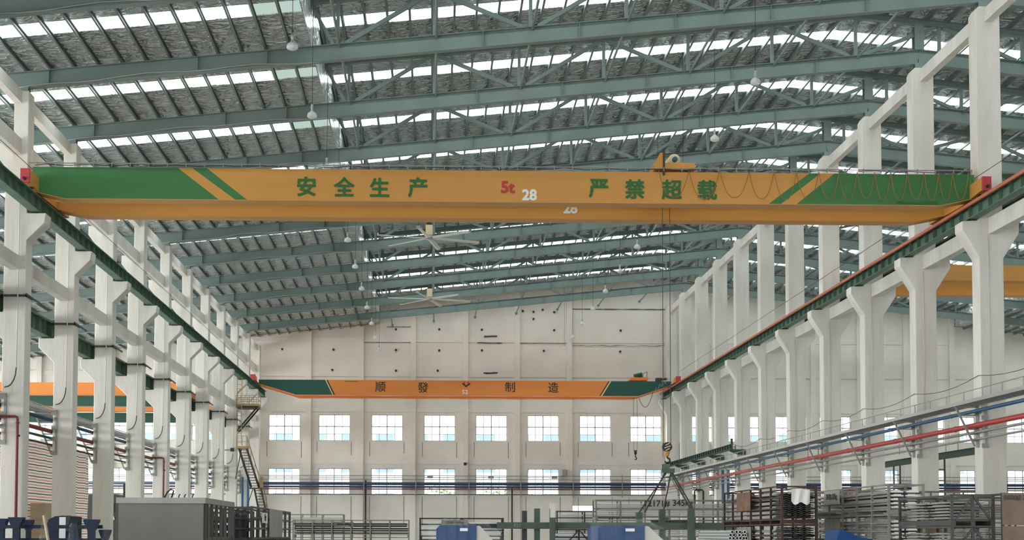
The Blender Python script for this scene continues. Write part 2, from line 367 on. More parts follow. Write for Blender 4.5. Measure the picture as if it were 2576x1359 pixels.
# roof sheets, one strip per stretch between skylights; skylights across the slope
SKYOFF, SKYW = 3.15, 0.95
YS = 26.45
def roof():
    b = MB()
    bays = list(range(-1, 11))
    secs = [(XW0, STEP, zt, 0.21), (STEP, RIDGE, zu, 0.0), (RIDGE, STEPR, zu, 0.0), (STEPR, XW1, zt, 0.21)]
    names = ['ceiling_left', 'ceiling_centre', 'ceiling_ridge', 'ceiling_right']
    labs = ['silver foil ceiling of the low roof sloping up from the left', 'silver foil ceiling of the raised roof up to the ridge', 'silver foil ceiling of the raised roof beyond the ridge', 'silver foil ceiling of the low roof past the right bay']
    for (x0, x1, f, dz), nm, lb in zip(secs, names, labs):
        b = MB()
        edges = [YN]
        for i in bays:
            s = cy(i) - 0.15 + SKYOFF; edges += [s - SKYW / 2, s + SKYW / 2]
        edges.append(YF)
        for k in range(0, len(edges), 2):
            y0, y1 = edges[k], edges[k + 1]
            if y1 <= y0: continue
            b.add([(x0, y0, f(x0) + dz), (x1, y0, f(x1) + dz), (x1, y1, f(x1) + dz), (x0, y1, f(x0) + dz), (x0, y0, f(x0) + dz + 0.08), (x1, y0, f(x1) + dz + 0.08), (x1, y1, f(x1) + dz + 0.08), (x0, y1, f(x0) + dz + 0.08)],
                  [(0, 3, 2, 1), (4, 5, 6, 7), (0, 1, 5, 4), (1, 2, 6, 5), (2, 3, 7, 6), (3, 0, 4, 7)])
        b.cur = 1  # slack foil strip past each rafter, tilted and painted with its sheen
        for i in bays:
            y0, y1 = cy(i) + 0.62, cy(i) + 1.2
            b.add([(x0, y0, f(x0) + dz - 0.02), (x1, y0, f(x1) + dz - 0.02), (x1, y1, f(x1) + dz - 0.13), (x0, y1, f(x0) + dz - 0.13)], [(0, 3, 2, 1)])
        tag(b.build(nm, [M['foil'], M['foil_sheen']], kind='structure'), lb, 'ceiling')
        for k, i in enumerate(bays):
            s = cy(i) - 0.15 + SKYOFF
            if s > YF: continue
            q = MB(); y0, y1 = s - SKYW / 2, s + SKYW / 2
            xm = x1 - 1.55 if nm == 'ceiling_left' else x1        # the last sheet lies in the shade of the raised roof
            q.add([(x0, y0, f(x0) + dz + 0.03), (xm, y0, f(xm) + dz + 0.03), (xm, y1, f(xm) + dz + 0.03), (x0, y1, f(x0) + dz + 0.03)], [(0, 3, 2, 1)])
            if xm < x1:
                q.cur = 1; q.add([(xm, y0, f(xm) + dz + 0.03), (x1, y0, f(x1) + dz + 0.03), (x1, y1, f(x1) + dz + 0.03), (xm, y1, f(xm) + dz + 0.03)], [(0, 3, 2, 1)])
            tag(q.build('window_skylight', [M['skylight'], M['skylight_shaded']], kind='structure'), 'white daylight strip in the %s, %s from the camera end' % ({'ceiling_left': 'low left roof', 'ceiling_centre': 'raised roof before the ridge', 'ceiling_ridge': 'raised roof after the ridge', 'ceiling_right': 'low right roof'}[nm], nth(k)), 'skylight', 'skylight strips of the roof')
roof()
for x, s, nm in ((STEP, 1, 'left'), (STEPR, -1, 'right')):
    a = zt(x) + 0.2; b_ = zu(x) + 0.02
    tag(MB().box(x - 0.02, x + 0.02, YS, YF, a, b_).build('wall_step_' + nm, M['foil'], kind='structure'), 'upright foil face where the %s roof steps up' % nm, 'wall')

# concrete columns
CL_POLY = [(-13.45, 0), (XL, 0), (XL, 10.79), (-12.2, 11.34), (-12.16, 11.65), (XL, 11.65), (XL, 15.55), (-13.21, 15.55), (-13.21, 13.87), (-13.76, 13.87), (-13.76, 13.5), (-13.45, 13.1), (-13.45, 8.52), (-14.0, 8.52), (-14.0, 8.19), (-13.45, 7.65)]
CR_POLY = [(XR, 0), (18.24, 0), (18.24, 10.43), (18.76, 11.24), (18.76, 11.65), (18.24, 11.65), (18.24, 18.5), (17.98, 18.5), (17.9, 18.62), (17.55, 18.62), (XR, 18.45), (XR, 11.65), (16.92, 11.62), (16.92, 11.33), (XR, 10.47)]
def columns():
    for side, poly in (('left', CL_POLY), ('right', CR_POLY)):
        for k, i in enumerate(range(-2, 11)):
            b = MB(); b.prism(poly, 'y', cy(i) - 0.325, cy(i) + 0.325)
            o = b.build('concrete_column', M['concrete'], kind='structure')
            md = o.modifiers.new('edge', 'BEVEL'); md.width = 0.025; md.segments = 2; md.limit_method = 'ANGLE'
            tag(o, 'white concrete column with bracket corbels in the %s row, %s from the camera end' % (side, nth(k)), 'column', 'columns of the %s row' % side)
    lev = [('left', -13.2, -12.96, 15.14, 15.55, 'top'), ('left', -13.2, -12.95, 13.5, 14.0, 'middle'), ('left', -13.25, -12.96, 9.85, 10.28, 'lower'), ('right', 17.74, 18.0, 18.1, 18.55, 'top'), ('right', 17.76, 18.05, 11.2, 11.72, 'corbel-height')]
    for side, x0, x1, z0, z1, nm in lev:
        for k, i in enumerate(range(-2, 10)):
            b = MB().box(x0, x1, cy(i) + 0.31, cy(i + 1) - 0.31, z0, z1)
            tag(b.build('tie_beam', M['concrete'], kind='structure'), 'white concrete %s tie beam of the %s row, %s span from the camera end' % (nm, side, nth(k)), 'beam', 'tie beams of the %s row' % side)
columns()

# steel roof trusses
def ztc(x): return 16.22 + SL * (min(x, RIDGE) + 13.06) + 1.5 - SL * max(0, x - RIDGE)
def truss():
    t = thing('roof_truss', '', 'truss', (0, 0, 0), 0, 'teal steel roof trusses', 'structure')
    h = 0.52
    for p, q_ in ((XW0, 17.8), (17.8, XW1)):
        MB().ibeam((p, 0, zt(p) - h / 2), (q_, 0, zt(q_) - h / 2), 0.26, h, 0.02, 0.016).build('bottom_chord', M['teal'], t)
    for p, q_ in ((STEP, RIDGE), (RIDGE, STEPR)):
        MB().ibeam((p, 0, ztc(p) + 0.02), (q_, 0, ztc(q_) + 0.02), 0.2, 0.24, 0.018, 0.014).build('top_chord', M['teal'], t)
    xs = [-3.05 + 3.09 * k for k in range(14)]
    for x in xs:
        if abs(x - 17.8) < 0.6: continue
        MB().bar((x, 0, zt(x) - 0.01), (x, 0, ztc(x) - 0.1), 0.11, 0.11).build('post', M['teal'], t)
    MB().ibeam((17.8, 0, zt(17.8) - 0.01), (17.8, 0, ztc(17.8) - 0.1), 0.34, 0.34, 0.03, 0.03, Vector((0, 1, 0))).build('king_post', M['teal'], t)
    MB().ibeam((17.8, 0, 18.6), (17.8, 0, zt(17.8) - h + 0.02), 0.34, 0.34, 0.03, 0.03, Vector((0, 1, 0))).build('column_seat', M['teal'], t)
    MB().ibeam((-12.98, 0, 15.54), (-12.98, 0, zt(-12.98) - h + 0.02), 0.3, 0.3, 0.03, 0.03, Vector((0, 1, 0))).build('column_seat', M['teal'], t)
    for k in range(13):
        a, b_ = xs[k], xs[k + 1]
        if k % 2 == 0: p, q_ = (a + 0.25, 0, zt(a + .25) + 0.02), (b_ - 0.12, 0, ztc(b_ - .12) - 0.08)
        else: p, q_ = (b_ - 0.25, 0, zt(b_ - .25) + 0.02), (a + 0.12, 0, ztc(a + .12) - 0.08)
        MB().bar(p, q_, 0.1, 0.13).build('diagonal', M['teal'], t)
    MB().bar((STEP, 0, ztc(STEP) - 0.05), (-3.2, 0, zt(-3.2) + 0.03), 0.08, 0.1).build('diagonal', M['teal'], t)
    for x in (-12.2, -7.5, -5.3, 1.6, 4.7, 7.8, 10.9, 14.0):
        MB().box(x - 0.008, x + 0.008, -0.12, 0.12, zt(x) - h + 0.02, zt(x) - 0.02).build('stiffener', M['teal'], t)
    return t
T0 = truss()
for k, i in enumerate(range(-2, 10)):
    t = T0 if k == 0 else dup(T0)
    t.location = (0, cy(i), 0)
    t['label'] = 'teal steel roof truss with H-section rafter, %s from the camera end' % nth(k)

# purlins along the hall, one long member each
def purlins():
    xs = [XW0 + 0.4 + 0.76 * k for k in range(int((XW1 - XW0 - 0.5) / 0.76))]
    profu = [(-0.035, -0.08), (0.035, -0.08), (0.035, -0.065), (-0.02, -0.065), (-0.02, 0.065), (0.035, 0.065), (0.035, 0.08), (-0.035, 0.08)]
    prof = [(-0.04, -0.1), (0.04, -0.1), (0.04, -0.085), (-0.025, -0.085), (-0.025, 0.085), (0.04, 0.085), (0.04, 0.1), (-0.04, 0.1)]
    cnt = {}
    for x in xs:
        low = not (STEP < x < STEPR)
        z = (zt(x) + 0.12) if low else zu(x) - 0.1
        b = MB().sweep(profu if low else prof, (x, YS, z), (x, YF - 0.02, z))
        nm = 'low left roof, up from its left edge' if x < STEP else 'raised roof, counted from its step' if low is False else 'low right roof, counted from its step'
        cnt[nm] = cnt.get(nm, 0) + 1
        tag(b.build('purlin_beam', M['purlin'], kind='structure'), '%s long steel purlin of the %s' % (nth(cnt[nm] - 1), nm), 'purlin', 'roof purlins')
    xs = [-3.05 + 3.09 * k for k in range(10)]
    for k, x in enumerate(xs):
        b = MB().tube([(x + 0.06, YS, zt(x) - 0.06), (x + 0.06, YF - 0.25, zt(x) - 0.06)], 0.045, 8)
        b.tube([(x + 0.06, YF - 0.3, zt(x) - 0.06), (x + 0.06, YF - 0.23, zt(x) - 0.06)], 0.1, 8)
        tag(b.build('strut_beam', M['teal'], kind='structure'), 'long teal tube strut tying the rafters, %s from the roof step' % nth(k), 'strut', 'longitudinal roof struts')
purlins()

# crane runway beams
def runway(xc, z0, h, label, x_nm, group):
    t = thing('runway_beam', label, 'crane beam', (xc, 0, z0), 0, group)
    Ya, Yb = cy(-2), YF - 0.3
    MB().box(-0.15, 0.15, Ya, Yb, 0, 0.03).build('bottom_flange', M['green'], t)
    MB().box(-0.012, 0.012, Ya, Yb, 0.03, h - 0.03).build('web', M['green'], t)
    MB().box(-0.17, 0.17, Ya, Yb, h - 0.03, h).build('top_flange', M['green'], t)
    b = MB(); b.sweep([(-0.05, 0), (0.05, 0), (0.05, 0.012), (0.012, 0.03), (0.012, 0.08), (0.03, 0.09), (0.03, 0.12), (-0.03, 0.12), (-0.03, 0.09), (-0.012, 0.08), (-0.012, 0.03), (-0.05, 0.012)], (0, Ya, h), (0, Yb, h)); b.build('crane_rail', M['rail'], t)
    s0 = MB().box(-0.14, 0.14, -0.007, 0.007, 0.03, h - 0.03).build('stiffener', M['green'], t); s0.location = (0, Ya + 0.5, 0)
    y = Ya + 1.3
    while y < Yb:
        s = s0.copy(); COL.objects.link(s); s.parent = t; s.location = (0, y, 0); y += 0.8
    for i in range(-2, 11):
        MB().box(-0.16, 0.16, cy(i) - 0.2, cy(i) + 0.2, -0.045, 0.0).build('bearing_pad', M['dgrey'], t)
    return t
runway(-12.5, 11.69, 0.47, 'dark green crane runway beam high on the left row corbels', 'left', 'main bay runway beams')
runway(17.28, 11.69, 0.47, 'dark green crane runway beam on the right row corbels above the orange rail', 'right', 'main bay runway beams')
runway(-13.78, 8.56, 0.58, 'dark green lower runway beam behind the left row of columns', 'low', 'left bay runway beams')
runway(18.5, 11.69, 0.47, 'dark green runway beam on the outer corbels of the right row', 'out', 'right bay runway beams')
b = MB(); b.box(16.99, 17.07, cy(-2), YF - 0.6, 12.02, 12.12)
for i in range(-2, 10):
    for k in range(4): b.box(17.06, 17.12, cy(i) + 1.5 * k - 0.02, cy(i) + 1.5 * k + 0.02, 12.05, 12.09)
tag(b.build('conductor_rail', M['orange']), 'thin orange conductor rail along the right runway beam', 'rail')

# ------------------------------------------------------------------ travelling cranes
def girder(parent, name, Y, dep, z1, z0, xl, xr, ends, cuts, mats, lip=0.0):
    """box girder; ends = (z at the ends, x where the flat bottom starts, x where it stops); cuts = [(x top, x bottom, colour to its right)]"""
    ze, bl, br = ends; b = MB(); F, B = Y, Y + dep
    cs = [(xl, xl, cuts[0])] + cuts[1] + [(xr, xr, None)]
    for k in range(len(cs) - 1):
        (ta, ba, c), (tb, bb, _) = cs[k], cs[k + 1]; b.cur = c
        p = [(ta, F, z1)]
        if k == 0: p += [(xl, F, ze), (bl, F, z0)]
        else: p += [(ba, F, z0)]
        if k == len(cs) - 2: p += [(br, F, z0), (xr, F, ze)]
        else: p += [(bb, F, z0)]
        p += [(tb, F, z1)]
        b.add(p, [list(range(len(p)))])
    b.cur = 0
    prof = [(xl, z1), (xl, ze), (bl, z0), (br, z0), (xr, ze), (xr, z1)]; n = 6
    vs = [(x, F, z) for x, z in prof] + [(x, B, z) for x, z in prof]
    b.add(vs, [[n + i for i in range(n)][::-1]] + [[i, n + i, n + (i + 1) % n, (i + 1) % n] for i in range(n)])
    if lip:
        for (x0, z_0), (x1, z_1) in zip(prof[1:4], prof[2:5]):
            b.prism([(x0, z_0 - 0.02), (x1, z_1 - 0.02), (x1, z_1), (x0, z_0)], 'y', F - lip, B + lip)
    return b.build(name, mats, parent)
def X44(px, py): return at(px, py, 44.2).x
def near_crane():
    t = thing('bridge_crane', 'large yellow and green double girder bridge crane numbered 28 spanning the bay', 'crane', (0, 0, 0))
    cuts = (1, [(X44(448, 424), X44(551, 503), 0), (X44(484, 424), X44(592, 503), 1), (X44(521, 425), X44(622, 503), 0),
                (X44(2036, 437), X44(1933, 513), 1), (X44(2064, 437), X44(1964, 513), 0), (X44(2099, 437), X44(2003, 513), 1)])
    g = girder(t, 'front_girder', 44.2, 0.52, 13.1, 12.1, -12.57, 17.3, (12.33, -11.55, 16.2), cuts, [M['yellow'], M['cgreen']], 0.03)
    g['label'] = 'yellow front girder with green striped ends and lettering'
    girder(t, 'rear_girder', 46.5, 0.56, 13.1, 12.1, -12.57, 17.3, (12.33, -11.55, 16.2), (0, []), [M['yellow']], 0.03)
    def put(ch, px, py, size, mm, nm, bold=0.008, Y=44.19):
        o = text(nm, ch, size, mm, t, at(px, py, Y), bold); return o
    for ch, px, py in (('安', 771, 469), ('全', 866, 470), ('生', 955, 471.5), ('产', 1051, 471), ('严', 1506, 474), ('禁', 1597, 476), ('超', 1690, 477), ('载', 1779, 478)):
        put(ch, px, py, 0.65, M['letter_green'], 'lettering', 0.02)
    put('5t', 1278, 471, 0.52, M['letter_red'], 'lettering', 0.02); put('28', 1332, 490.5, 0.47, M['white'], 'lettering', 0.02)
    put('28', 1435, 524, 0.47, M['white'], 'lettering', 0.02, 46.49)
    for k in range(16):                                   # faint maker's line at the lower right end
        x = 14.8 + k * 0.085; q = MB().box(x, x + 0.055, 44.185, 44.199, 12.13, 12.13 + random.uniform(0.06, 0.11))
        q.build('lettering', M['letter_green'], t)
    for x, nm in ((-12.5, 'l'), (17.28, 'r')):            # end trucks
        b = MB(); b.prism([(43.2, 12.36), (43.2, 12.76), (44.2, 12.76), (44.5, 12.5), (46.4, 12.5), (47.2, 12.7), (47.9, 12.7), (47.9, 12.3), (44.9, 12.24), (44.2, 12.3)], 'x', x - 0.13, x + 0.13)
        e = b.build('end_truck', M['yellow'], t)
        MB().box(x - 0.135, x + 0.135, 43.1, 43.2, 12.33, 12.77).build('buffer_plate', M['red'], e)
        MB().tube([(x, 43.02, 12.45), (x, 43.1, 12.45)], 0.05, 10).build('buffer', M['black'], e)
        for y in (43.75, 47.4): MB().tube([(x - 0.06, y, 12.40), (x + 0.06, y, 12.40)], 0.12, 16).build('wheel', M['dgrey'], e)
    # walkway cable rail along the top edge
    b = MB(); b.tube([(-12.65, 44.1, 13.2), (17.2, 44.1, 13.2)], 0.018, 6)
    x = -12.4
    while x < 17.2:
        b.box(x - 0.012, x + 0.012, 44.07, 44.13, 13.1, 13.23); x += 0.58
    b.build('cable_track', M['grey'], t)
    b = MB()
    pts = [(-12.5, 44.16, 13.14)] + [(-12.5 + 29.6 * k / 80, 44.16, 13.16 + 0.02 * math.sin(k * 1.7) + (0.03 if k % 9 == 0 else 0)) for k in range(1, 81)]
    b.tube(pts, 0.012, 5); b.build('top_cable', M['black'], t)
    lows = [1693, 1769, 1847, 1917, 1973, 2029, 2085, 2130, 2176, 2218, 2256, 2302, 2340, 2375, 2410]
    edges = [1655] + [(lows[i] + lows[i + 1]) / 2 for i in range(14)] + [2432]
    for k in range(15):
        a, c = X44(edges[k], 435), X44(edges[k + 1], 435); d = 0.88 + 0.03 * math.sin(k * 2.1)
        pts = []
        for j in range(17):
            u = j / 16 * 2 - 1; pts.append((a + (c - a) * j / 16, 44.06 + 0.02 * (k % 2), 13.12 - d * (1 - abs(u) ** 2.4)))
        MB().tube(pts, 0.012, 6).build('festoon_cable', M['cable'], t)
    # trolley
    q = MB(); q.box(7.05, 8.35, 44.25, 46.9, 13.2, 13.42); tr = q.build('trolley_frame', M['yellow'], t)
    q = MB(); q.prism([(7.0, 13.3), (7.35, 13.3), (7.35, 13.75), (7.25, 13.75)], 'y', 44.3, 44.36); q.build('trolley_gusset', M['yellow'], tr)
    q = MB(); q.box(7.3, 7.36, 44.08, 44.14, 12.98, 13.72); q.build('cable_arm', M['rust'], tr)
    q = MB(); q.tube([(7.75, 44.6, 13.6), (7.75, 46.2, 13.6)], [0.2, 0.24], 18); q.build('hoist_drum', M['beige'], tr, True)
    q = MB(); q.tube([(7.75, 44.45, 13.6), (7.75, 44.62, 13.6)], 0.08, 12); q.build('drum_motor', M['pipe_blue'], tr, True)
    q = MB(); q.tube([(8.0, 44.45, 13.34), (8.26, 44.45, 13.34)], 0.11, 12); q.build('travel_motor', M['black'], tr, True)
    for x in (7.25, 8.15):
        for y in (44.46, 46.78): MB().tube([(x, y - 0.05, 13.22), (x, y + 0.05, 13.22)], 0.1, 14).build('trolley_wheel', M['dgrey'], tr)
    # ropes and hook block
    for x in (7.50, 7.74):
        MB().tube([(x, 45.5, 13.3), (x, 45.5, 4.5)], 0.012, 5).build('rope', M['dgrey'], t)
    b = MB(); b.tube([(7.62, 45.41, 4.42), (7.62, 45.59, 4.42)], 0.155, 24); hk = b.build('hook_block', M['black'], t)
    for d in (-0.085, 0.0, 0.085): MB().bar((7.62 - 0.1 + abs(d) * 0.4, 45.404, 4.42 + d - 0.035), (7.62 + 0.1 - abs(d) * 0.4, 45.404, 4.42 + d + 0.035), 0.012, 0.032).build('warning_band', M['beige'], hk)
    MB().tube([(7.62, 45.5, 4.28), (7.62, 45.5, 4.12)], [0.1, 0.055], 12).build('hook_shank', M['yellow'], hk)
    pts = [(7.62, 4.13), (7.63, 4.07), (7.70, 4.03), (7.715, 3.97), (7.68, 3.92), (7.62, 3.905), (7.565, 3.93), (7.55, 3.98)]
    MB().tube([(x, 45.5, z) for x, z in pts], [0.03, 0.03, 0.03, 0.033, 0.035, 0.033, 0.025, 0.012], 8).build('hook', M['black'], hk, True)
near_crane()

def far_crane():
    t = thing('bridge_crane', 'orange and dark green bridge crane numbered 52 in front of the far wall', 'crane')
    Y = 99.3
    def X(px, py): return at(px, py, Y).x
    cuts = (1, [(X(818, 956), X(836, 992), 2), (X(821, 956), X(839, 992), 3), (X(824, 956), X(843, 992), 0),
                (X(1531, 960), X(1508, 996), 3), (X(1534, 960), X(1511, 996), 2), (X(1538, 960), X(1515, 996), 1)])
    girder(t, 'front_girder', Y, 0.6, 12.42, 11.36, -12.21, 16.95, (12.14, -9.58, 14.6), cuts, [M['corange'], M['dgreen'], M['cream'], M['black']], 0.05)
    girder(t, 'rear_girder', Y + 2.0, 0.6, 12.42, 11.36, -12.21, 16.95, (12.14, -9.58, 14.6), (0, []), [M['corange']], 0.05)
    for ch, px, py in (('顺', 957, 973.5), ('發', 1064, 975), ('制', 1283, 974), ('造', 1392, 975)):
        text('lettering', ch, 0.78, M['black'], t, at(px, py, Y - 0.01), 0.004)
    text('lettering', '52', 0.42, M['white'], t, at(1170, 986.5, Y - 0.01), 0.006)
    c = at(1173, 967, Y - 0.01); b = MB()                 # winged emblem with two red dots
    b.prism([(c.x - 0.3, c.z + 0.08), (c.x - 0.12, c.z + 0.03), (c.x, c.z - 0.1), (c.x + 0.12, c.z + 0.03), (c.x + 0.3, c.z + 0.08), (c.x + 0.26, c.z - 0.02), (c.x + 0.08, c.z - 0.12), (c.x + 0.05, c.z - 0.2), (c.x - 0.05, c.z - 0.2), (c.x - 0.08, c.z - 0.12), (c.x - 0.26, c.z - 0.02)], 'y', Y - 0.02, Y - 0.003)
    b.build('emblem', M['black'], t)
    for s in (-0.14, 0.14): MB().tube([(c.x + s, Y - 0.02, c.z + 0.12), (c.x + s, Y - 0.003, c.z + 0.12)], 0.06, 10).build('emblem_dot', M['letter_red'], t)
    q = at(885, 960, Y); 
    for k in range(12): MB().box(q.x - 0.45 + k * 0.075, q.x - 0.4 + k * 0.075, Y - 0.012, Y - 0.002, q.z - 0.03, q.z + 0.03).build('lettering', M['rail'], t)
    for x in (-12.5, 17.28):
        b = MB(); b.prism([(98.4, 12.3), (98.4, 12.62), (99.3, 12.62), (99.5, 12.3), (101.4, 12.3), (102.6, 12.55), (102.6, 12.28)], 'x', x - 0.16, x + 0.16)
        e = b.build('end_truck', M['corange'], t)
        MB().box(x - 0.17, x + 0.17, 98.3, 98.4, 12.26, 12.68).build('buffer_plate', M['red'], e)
    tr = MB().prism([(14.0, 12.5), (14.15, 12.72), (15.25, 12.72), (15.35, 12.6), (15.3, 12.5)], 'y', 99.4, 101.4).build('trolley_frame', M['corange'], t)
    MB().tube([(14.35, 99.8, 12.88), (14.95, 99.8, 12.92)], [0.1, 0.2], 14).build('hoist_drum', M['dgreen'], tr, True)
    b = MB(); b.bar((14.98, 99.5, 12.7), (14.98, 99.5, 12.98), 0.03); b.bar((15.26, 99.5, 12.7), (15.26, 99.5, 13.12), 0.03); b.bar((14.98, 99.5, 12.98), (15.26, 99.5, 13.12), 0.03); b.build('trolley_rail', M['dgrey'], tr)
    q = MB(); q.box(15.9, 16.3, 99.4, 99.9, 12.44, 12.68); q.tube([(16.3, 99.6, 12.6), (16.7, 99.6, 12.62)], 0.09, 10); q.build('electric_box', M['dgrey'], t)
    for x in (14.38, 14.62): MB().tube([(x, 100.1, 12.6), (x, 100.1, 7.5)], 0.014, 5).build('rope', M['dgrey'], t)
    h = MB().tube([(14.42, 100.1, 7.42), (14.58, 100.1, 7.42)], 0.15, 16).build('hook_block', M['rust'], t)
    MB().tube([(14.5, 100.1, 7.3), (14.5, 100.1, 7.1), (14.58, 100.1, 7.02), (14.55, 100.1, 6.9), (14.45, 100.1, 6.92)], 0.04, 8).build('hook', M['black'], h, True)
    MB().tube([(14.62 + 1.0 * k / 12, 99.2, 11.25 - 0.85 * (1 - (k / 6 - 1) ** 2) + 0.35 * k / 12) for k in range(13)], 0.02, 5).build('hanging_cable', M['dgrey'], t)
    b = MB(); b.tube([(15.75 + 0.08 * k, 99.0, 11.75 + 0.07 * k + 0.16 * math.sin(k * 1.9)) for k in range(14)], 0.025, 5); b.build('coiled_cable', M['grey'], t)
far_crane()
def side_crane(label, Y, x0, x1, z0, z1, z0b, z1b, mf, mr, gap, railz):
    t = thing('bridge_crane', label, 'crane')
    girder(t, 'front_girder', Y, 0.5, z1, z0, x0, x1, (z0 + 0.3, x0 + 1, x1 - 1), (0, []), [mf], 0.04)
    girder(t, 'rear_girder', Y + gap, 0.5, z1b, z0b, x0, x1, (z0b + 0.3, x0 + 1, x1 - 1), (0, []), [mr], 0.04)
    for x in (x0 + 0.05, x1 - 0.05): MB().box(x - 0.13, x + 0.13, Y - 1.0, Y + gap + 1.5, railz, railz + 0.3).build('end_truck', mf, t)
    q = MB(); q.box((x0 + x1) / 2 - 1, (x0 + x1) / 2 + 1, Y + 0.1, Y + gap + 0.3, max(z1, z1b) + 0.03, max(z1, z1b) + 0.4); q.build('trolley_frame', mf, t)
side_crane('yellow and green crane in the left bay seen between the columns', 80, -42.5, -13.7, 9.42, 10.1, 9.0, 9.7, M['corange'], M['dgreen'], 2.2, 9.26)
side_crane('far green and yellow crane in the left bay, lower behind the first', 93, -42.5, -13.7, 9.62, 9.98, 8.95, 9.55, M['corange'], M['dgreen'], 0.7, 9.26)
side_crane('yellow double girder crane in the right bay past the columns', 59.2, 18.4, 47.6, 12.45, 13.1, 12.1, 12.75, M['yellow'], M['yellow'], 1.6, 12.28)

# ------------------------------------------------------------------ ceiling fans, lamps
def fan(i, label, a0):
    t = thing('ceiling_fan', label, 'fan', (-0.18, cy(i), 16.08), 0, 'large ceiling fans')
    top = zt(-0.18) - 0.52 - 16.08
    MB().tube([(0, 0, 0.7), (0, 0, top)], 0.04, 8).build('rod', M['dgrey'], t)
    MB().box(-0.17, 0.17, -0.17, 0.17, 0.12, 0.62).build('motor', M['beige'], t)
    MB().lathe([(0.0, 0.75), (0.12, 0.74), (0.14, 0.62)], 12).build('motor_cap', M['black'], t)
    MB().lathe([(0, 0.12), (0.2, 0.12), (0.26, 0.04), (0.24, -0.06), (0, -0.08)], 16).build('hub', M['galv'], t, True)
    for k in range(6):
        a = math.radians(a0 + 60 * k); d = Vector((math.cos(a), math.sin(a), 0)); p = d * 0.2; q = d * 2.6 + Vector((0, 0, -0.04))
        b = MB(); b.sweep([(-0.11, -0.03), (0.0, -0.04), (0.11, 0.02), (0.11, 0.04), (0, 0.0), (-0.11, -0.01)], p, q); bl = b.build('blade', M['conduit'], t)
        MB().sweep([(-0.09, -0.03), (0.09, -0.03), (0.09, 0.09), (-0.09, 0.09)], q, q + d * 0.02).build('winglet', M['galv'], bl)
fan(4, 'large six-blade ceiling fan hanging just below the yellow crane', 19)
fan(7, 'large six-blade ceiling fan farther away above the far wall', 14)
def lamp(drop):
    t = thing('pendant_lamp', '', 'lamp', (0, 0, 0), 0, 'pendant high bay lamps')
    MB().tube([(0, 0, 0.3), (0.01, 0, 2.4), (0, 0, drop)], 0.008, 5).build('cord', M['black'], t)
    b = MB(); b.lathe([(0, 0.32), (0.03, 0.31), (0.045, 0.25), (0.04, 0.18), (0.03, 0.14), (0.05, 0.11), (0.05, 0.09)], 12); b.build('socket', M['galv'], t, True)
    b = MB(); b.lathe([(0.045, 0.11), (0.08, 0.08), (0.13, 0.04), (0.15, -0.03), (0.145, -0.07), (0.11, -0.1), (0.05, -0.115), (0, -0.12)], 16); b.build('lamp_shade', M['bulb'], t, True)
    b = MB(); b.lathe([(0, 0.1), (0.04, 0.08), (0.05, 0.0), (0.03, -0.05), (0, -0.06)], 10); b.build('bulb', M['white'], t, True)
    return t
L0 = [lamp(4.93), lamp(5.49)]
for r, (x, z, ya, n_, nm) in enumerate(((-3.63, 14.15, 35.9, 11, 'left'), (9.5, 14.95, 40.8, 11, 'right'))):
    for k in range(n_):
        o = L0[r] if k == 0 else dup(L0[r])
        o.location = (x, ya + 6 * k, z)
        o['label'] = 'glass pendant lamp of the %s lamp row, %s from the camera end' % (nm, nth(k))
# conduits clipped under the left part of the rafters
for k, i in enumerate(range(-1, 10)):
    pts = [(-13.4 + 9.8 * j / 14, cy(i) - 0.16, zt(-13.4 + 9.8 * j / 14) - 0.54 + 0.04 * math.sin(j * 1.3) + (0.09 * math.sin(math.pi * j / 14))) for j in range(15)]
    tag(MB().tube(pts, 0.018, 6).build('conduit', M['galv'], None, True), 'thin pale conduit wavering under the rafter, %s from the camera end' % nth(k), 'conduit', 'rafter conduits')

# ------------------------------------------------------------------ pipes, trays, brackets
def pipe(label, x, z, r, mm, y0=cy(-2), y1=103.6, nm='pipe', flanges=True):
    b = MB(); b.tube([(x, y0, z), (x, y1, z)], r, 12)
    o = tag(b.build(nm, mm, None, True), label, 'pipe')
    if flanges:
        for k in range(-1, 10): MB().tube([(x, cy(k) + 1.4, z), (x, cy(k) + 1.5, z)], r * 1.15, 12).build('pipe_joint', mm, o, True)
    return o
pipe('red pipe running along the right row of columns', 17.27, 5.07, 0.085, M['pipe_red'])
pipe('blue pipe above the red pipe along the right row', 17.15, 5.5, 0.06, M['pipe_blue'])
pipe('upper thin grey pipe just below the red pipe along the right row', 17.385, 4.87, 0.045, M['grey'])
pipe('lowest thin grey pipe under the red pipe along the right row', 17.39, 4.652, 0.035, M['grey'])
pipe('blue pipe high behind the left row of columns', -13.6, 5.62, 0.065, M['pipe_navy'])
pipe('brown red pipe behind the left row of columns', -13.6, 5.22, 0.075, M['pipe_brown'])
pipe('dark pipe under the brown red pipe behind the left row', -13.58, 4.97, 0.045, M['dgrey'])
pipe('lowest thin dark pipe behind the left row of columns', -13.56, 4.73, 0.035, M['dgrey'])
